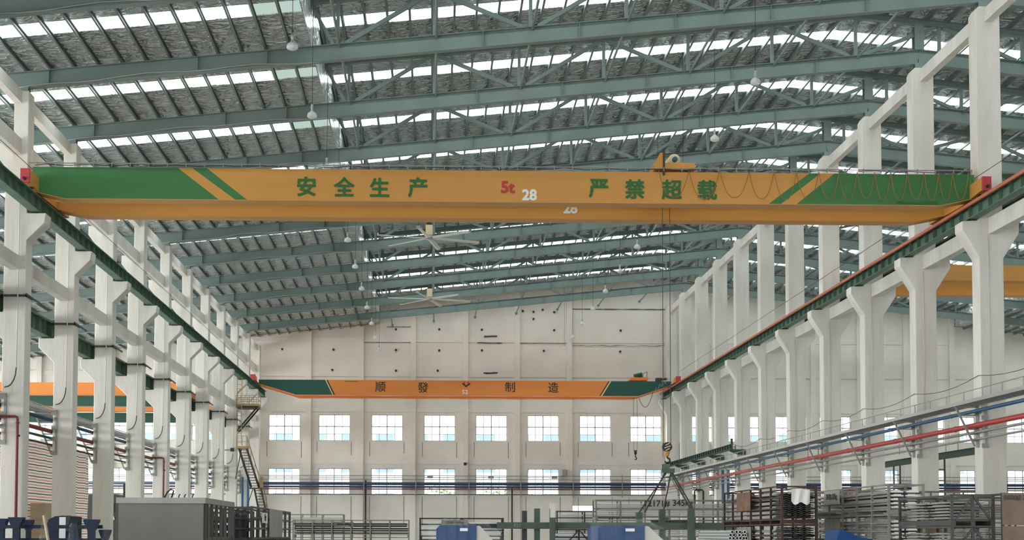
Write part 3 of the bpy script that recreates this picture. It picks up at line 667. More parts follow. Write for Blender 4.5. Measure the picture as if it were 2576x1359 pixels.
def tray(label, x0, x1, z, xr, zr):
    t = thing('cable_tray', label, 'cable tray')
    for x in (x0, x1): MB().box(x - 0.015, x + 0.015, cy(-2), 103.5, z - 0.04, z + 0.07).build('side_rail', M['galv'], t)
    b = MB(); y = cy(-2) + 0.3
    while y < 103.4: b.box(x0 + 0.01, x1 - 0.01, y, y + 0.16, z - 0.03, z); y += 0.42
    b.build('grating', M['grey'], t)
    b = MB(); 
    for k in range(3): b.tube([(x0 + 0.18 + 0.15 * k, cy(-2), z + 0.03), (x0 + 0.18 + 0.15 * k, 103.4, z + 0.03)], 0.03, 6)
    b.build('laid_cables', M['dgrey'], t)
    MB().tube([(xr, cy(-2), zr), (xr, 103.5, zr)], 0.018, 6).build('hand_rail', M['galv'], t)
    p0 = MB().box(-0.014, 0.014, -0.014, 0.014, z + 0.05 - zr, 0).build('rail_post', M['galv'], t); p0.location = (xr, cy(-2) + 0.75, zr)
    for k in range(1, 47):
        p = p0.copy(); COL.objects.link(p); p.parent = t; p.location = (xr, cy(-2) + 0.75 + 1.5 * k, zr)
tray('galvanised cable tray with hand rail along the right row of columns', 16.72, 17.36, 5.74, 16.73, 6.08)
tray('cable tray with hand rail behind the left row of columns', -14.12, -13.55, 5.93, -14.1, 6.22)
def bracket(side):
    s = 1 if side == 'right' else -1; xc = XR if s > 0 else -13.45            # column face it is bolted to
    t = thing('pipe_bracket', '', 'bracket', (0, 0, 0), 0, 'pipe brackets of the %s row' % side)
    def X(d): return xc - d
    hi = 5.68 if s > 0 else 5.87
    def bx(a, b_, y0, y1, z0, z1, nm): MB().box(min(X(a), X(b_)), max(X(a), X(b_)), y0, y1, z0, z1).build(nm, M['grey'], t)
    MB().bar((X(0.72), -0.02, hi), (X(0.12), -0.02, 4.42), 0.05, 0.07, Vector((0, 1, 0))).build('strut', M['grey'], t)
    for z, d in ((hi + 0.015, 0.76), (5.435, 0.55), (4.98, 0.36), (4.82, 0.28), (4.615, 0.18)) if s > 0 else ((hi + 0.015, 0.76), (5.55, 0.56), (5.14, 0.4), (4.92, 0.3), (4.69, 0.2)):
        bx(0.005, d, -0.03, 0.03, z - 0.04, z, 'arm')
    bx(0.004, 0.024, -0.12, 0.12, 4.38, hi + 0.05, 'base_plate')
    bx(-0.17, -0.1, -0.365, -0.33, 4.4, hi + 0.08, 'front_channel')
    for z in (hi, 5.35, 4.95, 4.45): bx(-0.17, 0.03, -0.395, -0.365, z - 0.1, z + 0.04, 'clamp_plate')
    return t
for side in ('left', 'right'):
    B0 = bracket(side)
    for k, i in enumerate(range(-1, 10)):
        o = B0 if k == 0 else dup(B0); o.location = (0, cy(i), 0)
        o['label'] = 'grey steel pipe bracket bolted to the %s row, %s from the camera end' % (side, nth(k))
# conduits down the columns
for k, i in enumerate(range(-1, 10)):
    y = cy(i) - 0.345
    y = cy(i) - 0.4
    pts = [(-12.96, y, 12.6), (-12.97, y, 9.0), (-12.98, y, 6.75)]
    o = tag(MB().tube(pts, 0.02, 6).build('conduit', M['conduit'], None, True), 'white conduit with a curved foot on a left row column, %s from the camera end' % nth(k), 'conduit', 'left column conduits')
    MB().tube([(-12.98, y, 6.76), (-13.0, y, 6.55), (-13.05, y, 6.38), (-13.13, y, 6.24), (-13.22, y, 6.17), (-13.34, y, 6.14)], 0.02, 6).build('conduit_foot', M['dgrey'], o, True)
    y2 = cy(i) - 0.345
    tag(MB().tube([(17.74, y2, 11.1), (17.75, y2, 8.5), (17.74, y2, 5.8)], 0.016, 6).build('conduit', M['conduit'], None, True), 'straight white conduit on a right row column, %s from the camera end' % nth(k), 'conduit', 'right column conduits')
    t = thing('steel_band', 'dark steel band round a left row column, %s from the camera end' % nth(k), 'band', (0, cy(i), 9.03), 0, 'steel bands of the left row')
    b = MB(); b.box(-13.49, XL + 0.04, -0.37, -0.326, -0.035, 0.035); b.box(-13.49, -13.451, -0.37, 0.37, -0.035, 0.035); b.box(XL + 0.001, XL + 0.04, -0.37, 0.37, -0.035, 0.035); b.box(-13.49, XL + 0.04, 0.326, 0.37, -0.035, 0.035)
    b.build('band_strap', M['dgrey'], t)
    MB().bar((XL + 0.05, -0.45, 0.03), (XL + 0.05, 1.25, -0.02), 0.05).build('tie_rod', M['dgrey'], t)
# span wires
def wire(label, pts, r=0.01, mm='dgrey'):
    tag(MB().tube(pts, r, 5).build('wire', M[mm], None, True), label, 'wire')
pts = []
for i in range(-1, 9):
    for j in range(6): u = j / 6; pts.append((17.42, cy(i) - 0.2 + 6 * u, 6.68 - 0.2 * (1 - (2 * u - 1) ** 2)))
wire('thin wire sagging from column to column above the right cable tray', pts)
wire('taut thin trolley wire above the right runway beam', [(17.42, cy(-1), 13.05), (17.42, cy(9), 13.05)])
wire('taut thin trolley wire above the left runway beam', [(-12.72, cy(-1), 13.15), (-12.72, cy(9), 13.15)])
# fire risers
for i, nm in ((0, 'on the column nearest the striped tarpaulin'), (4, 'on a column behind the grey cabinet')):
    y = cy(i) - 0.45
    o = tag(MB().tube([(-13.49, y, 5.22), (-12.98, y, 5.22), (-12.92, y, 5.2), (-12.9, y, 5.14), (-12.9, y, 0)], 0.045, 10).build('riser_pipe', M['pipe_brown'], None, True), 'brown red riser pipe with elbow %s' % nm, 'pipe')
    MB().tube([(-12.9, y, 5.05), (-12.9, y, 5.0)], 0.07, 10).build('pipe_joint', M['pipe_brown'], o)
    MB().tube([(-12.9, y, 4.62), (-12.82, y, 4.62)], 0.03, 8).build('valve', M['black'], o)
    MB().tube([(-12.9, y, 2.0), (-12.82, y, 2.0)], 0.03, 8).build('valve', M['black'], o)
# pipes on the far wall
for z, r, mm, lb in ((5.89, 0.03, 'grey', 'top thin grey pipe'), (5.62, 0.03, 'grey', 'second thin grey pipe'), (5.3, 0.12, 'pipe_navy', 'thick dark blue pipe'), (5.06, 0.075, 'pipe_navy', 'thinner navy pipe'), (4.9, 0.05, 'pipe_brown', 'brown red pipe'), (4.5, 0.03, 'black', 'thin black pipe under the lower sills')):
    tag(MB().tube([(-42.5, 104.85, z), (47.5, 104.85, z)], r, 10).build('wall_pipe', M[mm], None, True), '%s running across the far wall at lower window height' % lb if 'sills' not in lb else lb + ' of the far wall', 'pipe')
for k, px in enumerate((915, 1046, 1180, 1310, 1442, 1565)):
    x = at(px, 1220, 104.7).x
    t = thing('pipe_hanger', 'thin steel pipe hanger on the far wall, %s from its left' % nth(k), 'bracket', (x, 104.7, 0), 0, 'pipe hangers of the far wall')
    MB().box(-0.03, 0.03, -0.02, 0.02, 4.3, 6.0).build('hanger_bar', M['grey'], t)
    for z in (4.4, 5.95): MB().box(-0.02, 0.02, 0.02, 0.4, z - 0.02, z + 0.02).build('hanger_arm', M['grey'], t)
for px, y0, y1, lb in ((920, 1209, 1345, 'black drop pipe between the second and third far windows'), (1288, 1226, 1345, 'black drop pipe near the middle of the far wall')):
    a = at(px, y0, 105.0); b_ = at(px, y1, 105.0)
    tag(MB().tube([(a.x, 105.0, a.z), (a.x, 105.0, 0)], 0.06, 8).build('drop_pipe', M['black'], None, True), lb, 'pipe')
for px, py, w_, h_, mm, lb in ((1419, 1189, 0.32, 0.42, 'grey', 'grey box beside the sixth lower far window'), (1082, 1200, 0.42, 0.22, 'grey', 'small grey box on the pipes below the camera'), (1235, 1201, 0.42, 0.22, 'grey', 'small grey box on the pipes in the middle of the far wall'), (1395, 1202, 0.42, 0.22, 'grey', 'small grey box on the pipes under the sixth lower window')):
    c = at(px, py, 104.7)
    tag(MB().box(c.x - w_ / 2, c.x + w_ / 2, 104.6, 104.78 if w_ > .4 else 105.29, c.z - h_ / 2, c.z + h_ / 2).build('junction_box', M[mm]), lb, 'box')
c = at(1170, 1165, 104.95); t = thing('security_camera', 'white dome security camera on a far wall pilaster', 'camera', c)
MB().box(-0.1, 0.1, 0, 0.13, -0.05, 0.12).build('mount', M['white'], t); MB().lathe([(0.0, -0.2), (0.08, -0.17), (0.11, -0.1), (0.11, 0.02), (0, 0.04)], 12).build('dome', M['black'], t, True)
for k, (px, py) in enumerate(((996, 829), (1105, 829), (1212, 830), (1394, 831), (1561, 832), (996, 881), (1105, 882), (1212, 882), (1368, 883), (1560, 885), (1315, 783), (1342, 785), (1394, 786), (1365, 780), (1342, 803), (710, 879), (839, 880), (836, 931), (996, 933), (1101, 933))):
    c = at(px, py, YF); tag(MB().tube([(c.x, YF - 0.09, c.z), (c.x, YF + 0.05, c.z)], 0.085, 8).build('putlog_hole', M['black']), 'small dark round hole high in the far wall plaster', 'hole', 'holes in the far wall')
# blue risers
for x, y, lb in ((-13.12, 98.05, 'blue riser pipe by the stairs, the one nearer the columns'), (-12.72, 98.05, 'blue riser pipe by the stairs, the one nearer the nave'), (17.62, 85.0, 'blue riser pipe in the right row, the thicker one'), (17.95, 85.0, 'blue riser pipe in the right row, beside its twin')):
    tag(MB().tube([(x, y, 5.5), (x, y, 0)], 0.085, 10).build('riser_pipe', M['pipe_blue'], None, True), lb, 'pipe')
x = 17.2; tag(MB().tube([(x, 92.0, 0), (x, 92.0, 4.4), (x + 0.08, 92, 4.5), (x + 0.5, 92, 4.5), (x + 0.58, 92, 4.4), (x + 0.58, 92, 0)], 0.06, 8).build('bent_pipe', M['black'], None, True), 'black upturned U pipe by the far end of the right row', 'pipe')

# ------------------------------------------------------------------ stairs and platform by the left row
def stairs():
    t = thing('steel_staircase', 'ochre steel stairs with platforms and ladder beside the far left columns', 'stairs')
    P = M['stair_yellow']; D = M['dgrey']
    u = MB().box(-12.7, -11.24, 91.3, 92.7, 9.84, 9.98).build('upper_platform', P, t)
    MB().box(-12.68, -11.26, 91.32, 92.68, 9.7, 9.84).build('platform_beam', M['black'], u)
    b = MB()
    for z in (10.25, 10.52):
        b.bar((-12.7, 91.32, z), (-11.26, 91.32, z), 0.03); b.bar((-11.26, 91.32, z), (-11.26, 92.68, z), 0.03); b.bar((-12.7, 92.68, z), (-11.26, 92.68, z), 0.03)
    for k in range(6):
        for y in (91.32, 92.68): b.bar((-12.68 + 0.284 * k, y, 9.98), (-12.68 + 0.284 * k, y, 10.52), 0.028)
    b.build('platform_railing', P, u)
    for y in (91.5, 92.5): MB().bar((-11.35, y, 9.75), (-12.62, y, 8.24), 0.07, 0.1).build('brace', M['black'], u)
    b = MB()
    for x in (-12.6, -12.3): b.bar((x, 91.25, 7.3), (x, 91.25, 11.7), 0.035)
    for k in range(15): b.bar((-12.6, 91.25, 7.45 + 0.29 * k), (-12.3, 91.25, 7.45 + 0.29 * k), 0.025)
    b.build('ladder', P, t)
    l = MB().box(-12.6, -11.85, 90.9, 91.7, 7.05, 7.2).build('lower_platform', P, t)
    b = MB()
    for z in (7.5, 7.85): b.bar((-12.58, 90.95, z), (-11.87, 90.95, z), 0.03)
    for x in (-12.58, -12.2, -11.87): b.bar((x, 90.95, 7.2), (x, 90.95, 7.85), 0.03)
    b.build('platform_railing', P, l)
    MB().bar((-12.3, 91.3, 7.05), (-12.66, 91.3, 5.1), 0.06).build('brace', D, l)
    def flight(a, b_, w_, n_, nm):
        a = Vector(a); b_ = Vector(b_); o = Vector((w_, 0, 0))
        f = MB().bar(a, b_, 0.06, 0.16).build(nm + '_stringer', D, t); MB().bar(a + o, b_ + o, 0.06, 0.16).build(nm + '_stringer', D, t)
        s0 = MB().box(0.03, w_ - 0.03, -0.1, 0.1, -0.02, 0.02).build('tread', D, t)
        for k in range(n_):
            s = s0 if k == 0 else s0.copy()
            if k: COL.objects.link(s); s.parent = t
            s.location = a + (b_ - a) * ((k + 0.5) / n_)
        r = Vector((0, 0, 0.75)); b = MB(); b.bar(a + o + r, b_ + o + r, 0.04)
        for k in range(4): p = a + o + (b_ - a) * (k / 3); b.bar(p, p + r, 0.035)
        b.build('hand_rail', P, t)
    flight((-12.42, 91.0, 7.05), (-11.79, 92.4, 4.6), 0.5, 14, 'upper')
    MB().box(-11.9, -11.1, 92.3, 93.0, 4.5, 4.58).build('landing', D, t)
    MB().box(-11.2, -11.08, 92.2, 93.0, 4.58, 5.3).build('landing_panel', P, t)
    flight((-11.64, 92.9, 4.5), (-10.95, 95.2, 0.0), 0.45, 24, 'lower')
    MB().bar((-11.7, 92.6, 4.5), (-12.15, 92.6, 3.1), 0.05).build('brace', D, t)
stairs()
c = at(577, 1132, 92.0); t = thing('flood_lamp', 'small black flood lamp on a far left column', 'lamp', c)
MB().bar((-0.35, 0.28, 0), (0.1, 0, 0), 0.06).build('lamp_arm', M['black'], t); MB().box(0.08, 0.3, -0.14, 0.14, -0.1, 0.12).build('lamp_head', M['black'], t)

# light crane rail in the far right corner of the nave
t = thing('runway_beam', 'short dark green rail beam on brackets low on the far right columns', 'crane beam', (17.2, 0, 6.47))
MB().box(-0.1, 0.1, 80.4, 104.6, 0, 0.025).build('bottom_flange', M['deepgreen'], t); MB().box(-0.01, 0.01, 80.4, 104.6, 0.025, 0.27).build('web', M['deepgreen'], t); MB().box(-0.1, 0.1, 80.4, 104.6, 0.27, 0.3).build('top_flange', M['deepgreen'], t)
s0 = MB().box(-0.09, 0.09, -0.01, 0.01, 0.025, 0.27).build('stiffener', M['deepgreen'], t); s0.location = (0, 80.6, 0)
for k in range(1, 34):
    s = s0.copy(); COL.objects.link(s); s.parent = t; s.location = (0, 80.6 + 0.72 * k, 0)
MB().box(-0.06, 0.06, 80.4, 80.5, 0.3, 0.62).build('end_stop', M['deepgreen'], t)
for i in range(6, 10):
    y = cy(i) - 0.33; MB().prism([(-0.2, -0.02), (0.75, -0.02), (0.75, -0.32), (0.3, -0.32), (-0.2, -0.12)], 'y', y - 0.16, y).build('bracket', M['deepgreen'], t)
t = thing('gantry_rail', 'dark green gantry rail on lattice posts in the right bay', 'rail', (25.0, 0, 0))
MB().ibeam((0, 62, 5.45), (0, 80, 5.45), 0.2, 0.32).build('rail_beam', M['deepgreen'], t)
for y in (75.2, 68.6, 62.3):
    b = MB()
    for x in (-0.17, 0.17): b.bar((x, y, 0), (x, y, 5.3), 0.07)
    for k in range(9): b.bar((-0.17, y, 0.4 + 0.55 * k), (0.17, y, 0.4 + 0.55 * k), 0.05)
    b.build('lattice_post', M['deepgreen'], t)

# outside: pale building and trees seen through the windows
t = thing('neighbour_building', 'pale building with blue grey windows outside the far wall', 'building', (0, 150, -0.3))
MB().box(-75, 75, 0, 12, 0, 13.2).build('wall', M['facade'], t)
for zz in (5.4, 8.4, 11.7):
    for k in range(34):
        x = -60 + 3.6 * k; MB().box(x, x + 1.9, -0.06, 0.0, zz, zz + 0.75).build('facade_window', M['bglass'], t)
for k, (x, y, h) in enumerate(((-12, 126, 5.5), (-6.5, 124, 5.0), (0.8, 123, 6.4), (5.6, 122, 6.2), (9.2, 125, 5.6), (24, 124, 5.6), (32, 123, 5.9))):
    t = thing('tree', 'small green tree outside the far windows, %s from the left' % nth(k), 'tree', (x, y, -0.3), 0, 'trees outside')
    MB().tube([(0, 0, 0), (0.1, 0, h * 0.5), (0, 0.1, h * 0.8)], [0.14, 0.1, 0.05], 8).build('trunk', M['wood'], t)
    b = MB(); rr = random.Random(k)
    for j in range(420):
        a = rr.uniform(0, 6.28); e = rr.uniform(-1, 1); R_ = rr.uniform(0.3, 1.0) ** 0.5; q = Vector((1.9 * R_ * math.cos(a) * math.sqrt(1 - e * e), 1.6 * R_ * math.sin(a) * math.sqrt(1 - e * e), h * 0.72 + 1.7 * R_ * e))
        d = Vector((rr.uniform(-1, 1), rr.uniform(-1, 1), rr.uniform(-.6, .6))).normalized() * 0.26; s_ = d.cross(Vector((rr.uniform(-1, 1), rr.uniform(-1, 1), 1))).normalized() * 0.1
        b.add([q, q + d * 0.5 + s_, q + d, q + d * 0.5 - s_], [(0, 1, 2, 3)])
    b.build('crown', M['leaf'], t)

# ------------------------------------------------------------------ racks of profiles on the floor
def rack(label, o, L, W, H, rz, mm, nposts, rails, plates=(), brace=False, group='steel profile racks', base=0.1, cat='rack'):
    """frame of posts and rails standing on a base; o = its near-left bottom corner, local x along its length, local -y the side shown"""
    t = thing('storage_rack', label, cat, o, rz, group)
    m_ = M[mm]
    for y in (0.03, W - 0.03):
        for k in range(nposts):
            x = 0.03 + (L - 0.06) * k / (nposts - 1); MB().box(x - 0.025, x + 0.025, y - 0.025, y + 0.025, 0, H).build('post', m_, t)
        for k in range(rails):
            z = base + (H - base - 0.02) * k / (rails - 1); MB().box(0, L, y - 0.018, y + 0.018, z - 0.018, z + 0.018).build('rail', m_, t)
    for x in (0.05, L / 2, L - 0.05): MB().box(x - 0.04, x + 0.04, 0, W, 0.0, base).build('cross_beam', m_, t)
    for x in (0.03, L - 0.03):
        MB().box(x - 0.02, x + 0.02, 0.03, W - 0.03, H - 0.05, H - 0.01).build('end_rail', m_, t)
    if brace:
        x = L / 2
        for a in (-1, 1): MB().bar((x, 0.0, H - 0.03), (x + a * min(L * 0.4, H * 1.1), 0.0, base), 0.035, 0.035).build('brace', m_, t)
    for u0, u1, v0, v1, pm, tx, tm in plates:
        p = MB().box(u0, u1, -0.025, -0.012, v0, v1).build('number_plate', M[pm], t)
        if tx:
            n_ = len(tx.replace(' ', '')) + 1.2
            text('lettering', tx, min((v1 - v0) * 0.95, (u1 - u0) / n_ * 1.5), M[tm], p, ((u0 + u1) / 2, -0.03, (v0 + v1) / 2 + 0.01), 0.006, 0.002)
    return t
def load(o, L, W, z0, z1, rz, n_, label, mm='alu', per=2, cut=0.0):
    """layers of long profiles lying in a rack, each one an object"""
    d = (z1 - z0) / n_; first = None
    for k in range(n_):
        for j in range(per):
            if first is None:
                b = MB(); w_ = (W - 0.2) / per * 0.88; h = d * 0.62
                b.sweep([(-w_ / 2, -h / 2), (w_ / 2, -h / 2), (w_ / 2, h * 0.1), (w_ * 0.3, h * 0.1), (w_ * 0.3, h / 2), (-w_ * 0.3, h / 2), (-w_ * 0.3, h * 0.1), (-w_ / 2, h * 0.1)], (0.1, 0, 0), (L - 0.1 - cut, 0, 0))
                first = b.build('metal_profile', M[mm]); c = first
            else: c = first.copy(); COL.objects.link(c)
            off = Vector((random.uniform(-0.06, 0.06), 0.1 + (W - 0.2) * (j + 0.5) / per, z0 + d * (k + 0.5) - 0.004))
            c.location = Vector(o) + Matrix.Rotation(rz, 3, 'Z') @ off; c.rotation_euler = (0, 0, rz)
            tag(c, label, 'profile', label)
def stack(name, o, L, W, H, n_, rz, mm, nposts, rails, plates, lay=0, show=2, brace=False, lmat='alu', cut=0.0, per=2):
    for k in range(n_):                                     # k = 0 is the tier on top
        z = o[2] - H * (k + 1)
        tier = ['topmost rack', 'second rack down', 'third rack down', 'bottom rack', 'lowest rack'][k if k < n_ - 1 or n_ < 3 else min(4, n_ - 1)]
        rack('%s of %s' % (tier, name), (o[0], o[1], z), L, W, H, rz, mm, nposts, rails, plates.get(k, ()), brace)
        if lay and k < show:
            load((o[0], o[1], z), L, W, 0.11 + 0.01, H - 0.12, rz, lay, '%s profile in the %s tier of %s' % ('pale' if lmat == 'alu' else 'dark', ['top', 'second', 'third', 'fourth'][k], name), lmat, per, cut)
HP = math.pi / 2
# grey numbered stack across the nave behind the green lifting frame
stack('the long grey rack stack behind the lifting frame', (5.76, 49.6, 2.81), 5.25, 0.95, 0.7025, 4, 0, 'stage', 7, 3,
      {0: [(1.78, 3.48, 0.37, 0.72, 'plate', '', 'black')], 1: [(1.95, 3.5, 0.4, 0.68, 'dgrey', '2700#   31', 'black')]}, 7, 3)
for body, x in (('12171#', 7.95), ('345kg', 8.85)):
    text('lettering', body, 0.3, M['black'], bpy.data.objects['storage_rack'], (x - 5.76, -0.032, 0.56), 0.006, 0.002)
# rusty brown stack and its corrugated sheets, in line with the hall
stack('the rusty brown rack stack', (8.36, 40.3, 2.79), 6.2, 0.9, 0.93, 3, -HP + 0.02, 'rust', 7, 4,
      {0: [(1.75, 3.25, 0.36, 0.86, 'rustplate', '', 'black')], 1: [(1.75, 2.5, 0.36, 0.86, 'stage', '7171', 'dgrey'), (2.5, 3.3, 0.28, 0.86, 'stage', '08', 'dgrey')]}, 6, 2, cut=1.1)
def wave_sheet():
    b = MB(); n_ = 40; w_ = 0.70
    top = [(w_ * i / n_, 0.016 * math.sin(i / n_ * 2 * math.pi * 5) + 0.006) for i in range(n_ + 1)]
    b.prism([(x, z - 0.012) for x, z in top] + top[::-1], 'y', 0, 0.9); return b.build('corrugated_sheet', M['dgrey'])
W0 = wave_sheet(); kk = 0
for tier, (z0, n_) in enumerate(((1.98, 12), (1.05, 14))):
    for k in range(n_):
        c = W0 if kk == 0 else W0.copy()
        if kk: COL.objects.link(c)
        kk += 1; c.location = (8.57, 34.02 + random.uniform(0, 0.03), z0 + 0.052 * k + 0.03)
        tag(c, 'dark corrugated sheet stacked at the near end of the %s brown rack' % ('upper' if tier == 0 else 'lower'), 'sheet', 'corrugated sheets of the %s brown rack' % ('upper' if tier == 0 else 'lower'))
def cloth():
    b = MB(); nx, nz = 26, 14; f = []
    for s in (0, 1):
        for i in range(nx + 1):
            for j in range(nz + 1):
                u, v = i / nx, j / nz; edge = 0.28 + 0.05 * math.sin(u * 9) + 0.1 * math.sin(u * math.pi)
                x = 8.7 + 0.46 * u; z = 2.69 + 0.02 * math.sin(u * 4) - max(0, v - 0.3) / 0.7 * edge
                y = 33.97 + (0.25 * (0.3 - v) / 0.3 if v < 0.3 else -0.02 * math.sin(u * 14 + v * 3)) + 0.006 * s - 0.01
                b.v.append((x, y, z + (0.004 * s if v < .3 else 0)))
    N = (nx + 1) * (nz + 1)
    for s in (0, 1):
        for i in range(nx):
            for j in range(nz):
                q = [s * N + i * (nz + 1) + j, s * N + (i + 1) * (nz + 1) + j, s * N + (i + 1) * (nz + 1) + j + 1, s * N + i * (nz + 1) + j + 1]
                b.f.append(q if s else q[::-1]); b.mi.append(0)
    tag(b.build('cloth', M['cloth'], None, True), 'white cloth hanging over the corrugated sheets on the brown rack', 'cloth')
cloth()
# worn grey stack right of it
stack('the worn grey rack stack numbered 325kg', (10.42, 38.1, 2.76), 6.1, 0.86, 0.69, 4, -HP, 'stage', 6, 4,
      {0: [(0.95, 2.35, 0.3, 0.66, 'plate', '7547# 325kg', 'dgrey')], 1: [(0.95, 2.4, 0.22, 0.62, 'stage', '', 'dgrey')]}, 5, 2)
stack('the grey rack stack with the 02kg plate', (12.7, 40.2, 2.62), 5.6, 0.95, 0.655, 4, 0, 'stage', 6, 3,
      {0: [(0.55, 2.15, 0.18, 0.5, 'plate', '2x2# 02kg', 'dgrey')], 1: [(0.4, 1.9, 0.2, 0.52, 'plywood', '', 'dgrey')]}, 6, 2, lmat='grey')
stack('the tall rack stack behind numbered 348kg', (13.3, 46.5, 3.05), 5.5, 0.9, 0.76, 4, 0, 'stage', 6, 3, {0: [(0.1, 2.0, 0.35, 0.7, 'plate', '0#   348kg', 'black')]}, 4, 2)
stack('the dark braced rack at the right edge', (9.72, 26.2, 2.36), 0.84, 3.0, 0.59, 4, 0, 'dgrey', 3, 3, {}, 6, 4, True, 'grey')
t = rack('stack frame holding the big worn board, at the right edge', (10.6, 26.0, 0), 1.4, 3.0, 2.38, 0, 'dgrey', 3, 4,
         [(0.0, 1.35, 1.2, 1.76, 'plywood', '', 'dgrey'), (0.0, 1.35, 1.78, 2.37, 'plywood', '', 'dgrey')], cat='rack')
text('lettering', '0600# 344kg', 0.125, M['dgrey'], t, (0.36, -0.032, 2.28), 0.003, 0.002)
stack('the low grey rack stack past the brown racks', (10.2, 44.6, 2.95), 3.2, 0.9, 0.74, 4, 0, 'stage', 5, 3, {}, 4, 2)
# left of the nave
stack('the dark rack stack beside the grey cabinet', (-3.75, 24.0, 2.06), 6.0, 0.9, 0.69, 3, HP, 'dgrey', 8, 4, {0: [(2.2, 4.2, 0.1, 0.6, 'dgrey', '', 'black')]}, 3, 2, lmat='dgrey')
stack('the dark rack stack with a blank plate, right of the cabinet', (-3.28, 26.0, 2.1), 7.0, 0.44, 0.7, 3, HP, 'dgrey', 8, 4, {0: [(2.5, 4.9, 0.12, 0.69, 'grey', '', 'black'), (1.3, 2.1, 0.4, 0.6, 'white', '0.r', 'black')]}, 0, 0)
stack('the low grey rack stack far on the left', (-5.9, 60.0, 2.18), 4.95, 0.95, 0.73, 3, 0, 'grey', 7, 4,
      {0: [(1.75, 2.6, 0.42, 0.62, 'stage', '3440# 680kg', 'black')], 1: [(1.6, 2.55, 0.4, 0.62, 'grey', '00240 0384kg', 'black')]}, 5, 3, lmat='dgrey')
stack('the rack stack standing behind the low grey racks', (-7.1, 66.0, 2.5), 3.0, 0.9, 0.83, 3, 0, 'grey', 4, 3, {}, 4, 1)
stack('the black braced rack stack mid nave', (-0.41, 46.3, 2.12), 2.78, 0.9, 0.7, 3, 0, 'black', 3, 4, {0: [(0.72, 1.6, 0.42, 0.64, 'stage', '12024 364kg', 'dgrey')]}, 5, 2, True)
stack('the grey rack stack behind the green posts', (4.86, 55.0, 2.5), 3.3, 0.9, 0.625, 4, 0, 'dgrey', 4, 3, {}, 4, 2)
stack('the black braced rack under the green lifting frame', (4.05, 46.9, 1.76), 1.7, 0.9, 0.88, 2, 0, 'black', 3, 4, {}, 5, 1, True)
# big grey cabinet with its open frame behind
t = thing('steel_cabinet', 'big plain grey sheet metal cabinet with an open frame behind it', 'cabinet', (-4.41, 20.0, 0))
MB().box(0, 1.19, 0, 0.05, 0, 2.02).build('front_panel', M['cabinet'], t)
MB().box(-0.03, 1.22, -0.03, 0.07, 2.02, 2.1).build('top_rail', M['grey'], t)
for y in (0.07, 2.85): 
    for x in (0.0, 1.16): MB().box(x, x + 0.06, y, y + 0.06, 0, 2.02).build('frame_post', M['dgrey'], t)
for x in (0.0, 1.16): MB().box(x, x + 0.06, 0.07, 2.9, 2.02, 2.1).build('frame_rail', M['grey'], t)
MB().box(0, 1.22, 2.85, 2.91, 2.02, 2.1).build('frame_rail', M['grey'], t)
for k in range(6): MB().box(1.16, 1.2, 0.35 + 0.45 * k, 0.41 + 0.45 * k, 0, 2.02).build('side_bar', M['dgrey'], t)
for k in range(3): MB().box(1.165, 1.195, 0.1, 2.9, 0.6 + 0.45 * k, 0.64 + 0.45 * k).build('side_rail', M['dgrey'], t)
def bent(label, pts, r): tag(MB().tube(pts, r, 7).build('bent_rod', M['black'], None, True), label, 'rod')
bent('black looped hose standing on the grey cabinet top', [(-3.78, 20.05, 2.1), (-3.74, 20.05, 2.18), (-3.69, 20.05, 2.22), (-3.65, 20.05, 2.2), (-3.68, 20.05, 2.1)], 0.012)
for k, x in enumerate((-3.57, -3.49, -3.38)): bent('short black hook on the grey cabinet top, %s from the hose' % nth(k), [(x, 20.0, 2.1), (x + 0.005, 20.0, 2.13), (x + 0.02, 20.0, 2.15)], 0.008)

# green lifting frame hung on the yellow crane's hook
t = thing('lifting_frame', 'long green steel lifting frame slung under the yellow crane hook', 'lifting frame', (0, 45.5, 0))
G = M['liftgreen'] = mat('grey_green_steel', (84, 100, 90), 0.6, 0, (66, 78, 72), 2, 0.6)
MB().box(2.1, 9.95, -0.1, 0.1, 1.76, 1.97).build('main_beam', G, t)
MB().box(1.4, 2.2, -0.09, 0.09, 1.78, 1.88).build('beam_end', M['black'], t)
for x, z1, w_, d in ((3.02, 2.35, 0.16, 0.5), (3.41, 2.42, 0.18, 0.2), (3.86, 2.4, 0.17, -0.35), (7.5, 2.4, 0.19, 0.35), (8.32, 2.44, 0.2, -0.35), (6.72, 2.3, 0.2, 0.12)):
    MB().box(x - w_ / 2, x + w_ / 2, d - 0.1, d + 0.1, 1.3, z1).build('upright', G if w_ > 0.165 else M['dgrey'], t)
    MB().box(x - 0.07, x + 0.07, min(0, d), max(0, d), 1.8, 1.93).build('outrigger', G, t)
MB().box(3.78, 3.95, -0.46, -0.25, 2.12, 2.56).build('wrapped_top', M['white'], t)
text('lettering', 'E21', 0.16, M['grey'], t, (2.75, -0.112, 1.87), 0.004, 0.002)
MB().box(7.45, 7.85, -0.1, 0.1, 3.58, 3.72).build('yoke', G, t); MB().box(7.5, 7.7, -0.06, 0.06, 3.72, 3.868).build('yoke_plate', M['green'], t)
for a, b_ in (((7.55, 0, 3.6), (6.9, 0.1, 2.3)), ((7.6, -0.05, 3.6), (6.72, 0.1, 2.3)), ((7.72, 0, 3.6), (8.3, -0.3, 2.44)), ((7.78, 0, 3.6), (8.38, -0.35, 2.44)), ((7.75, 0.05, 3.6), (7.56, 0.35, 2.4))):
    MB().tube([a, b_], 0.025, 6).build('sling', M['dgrey'], t)

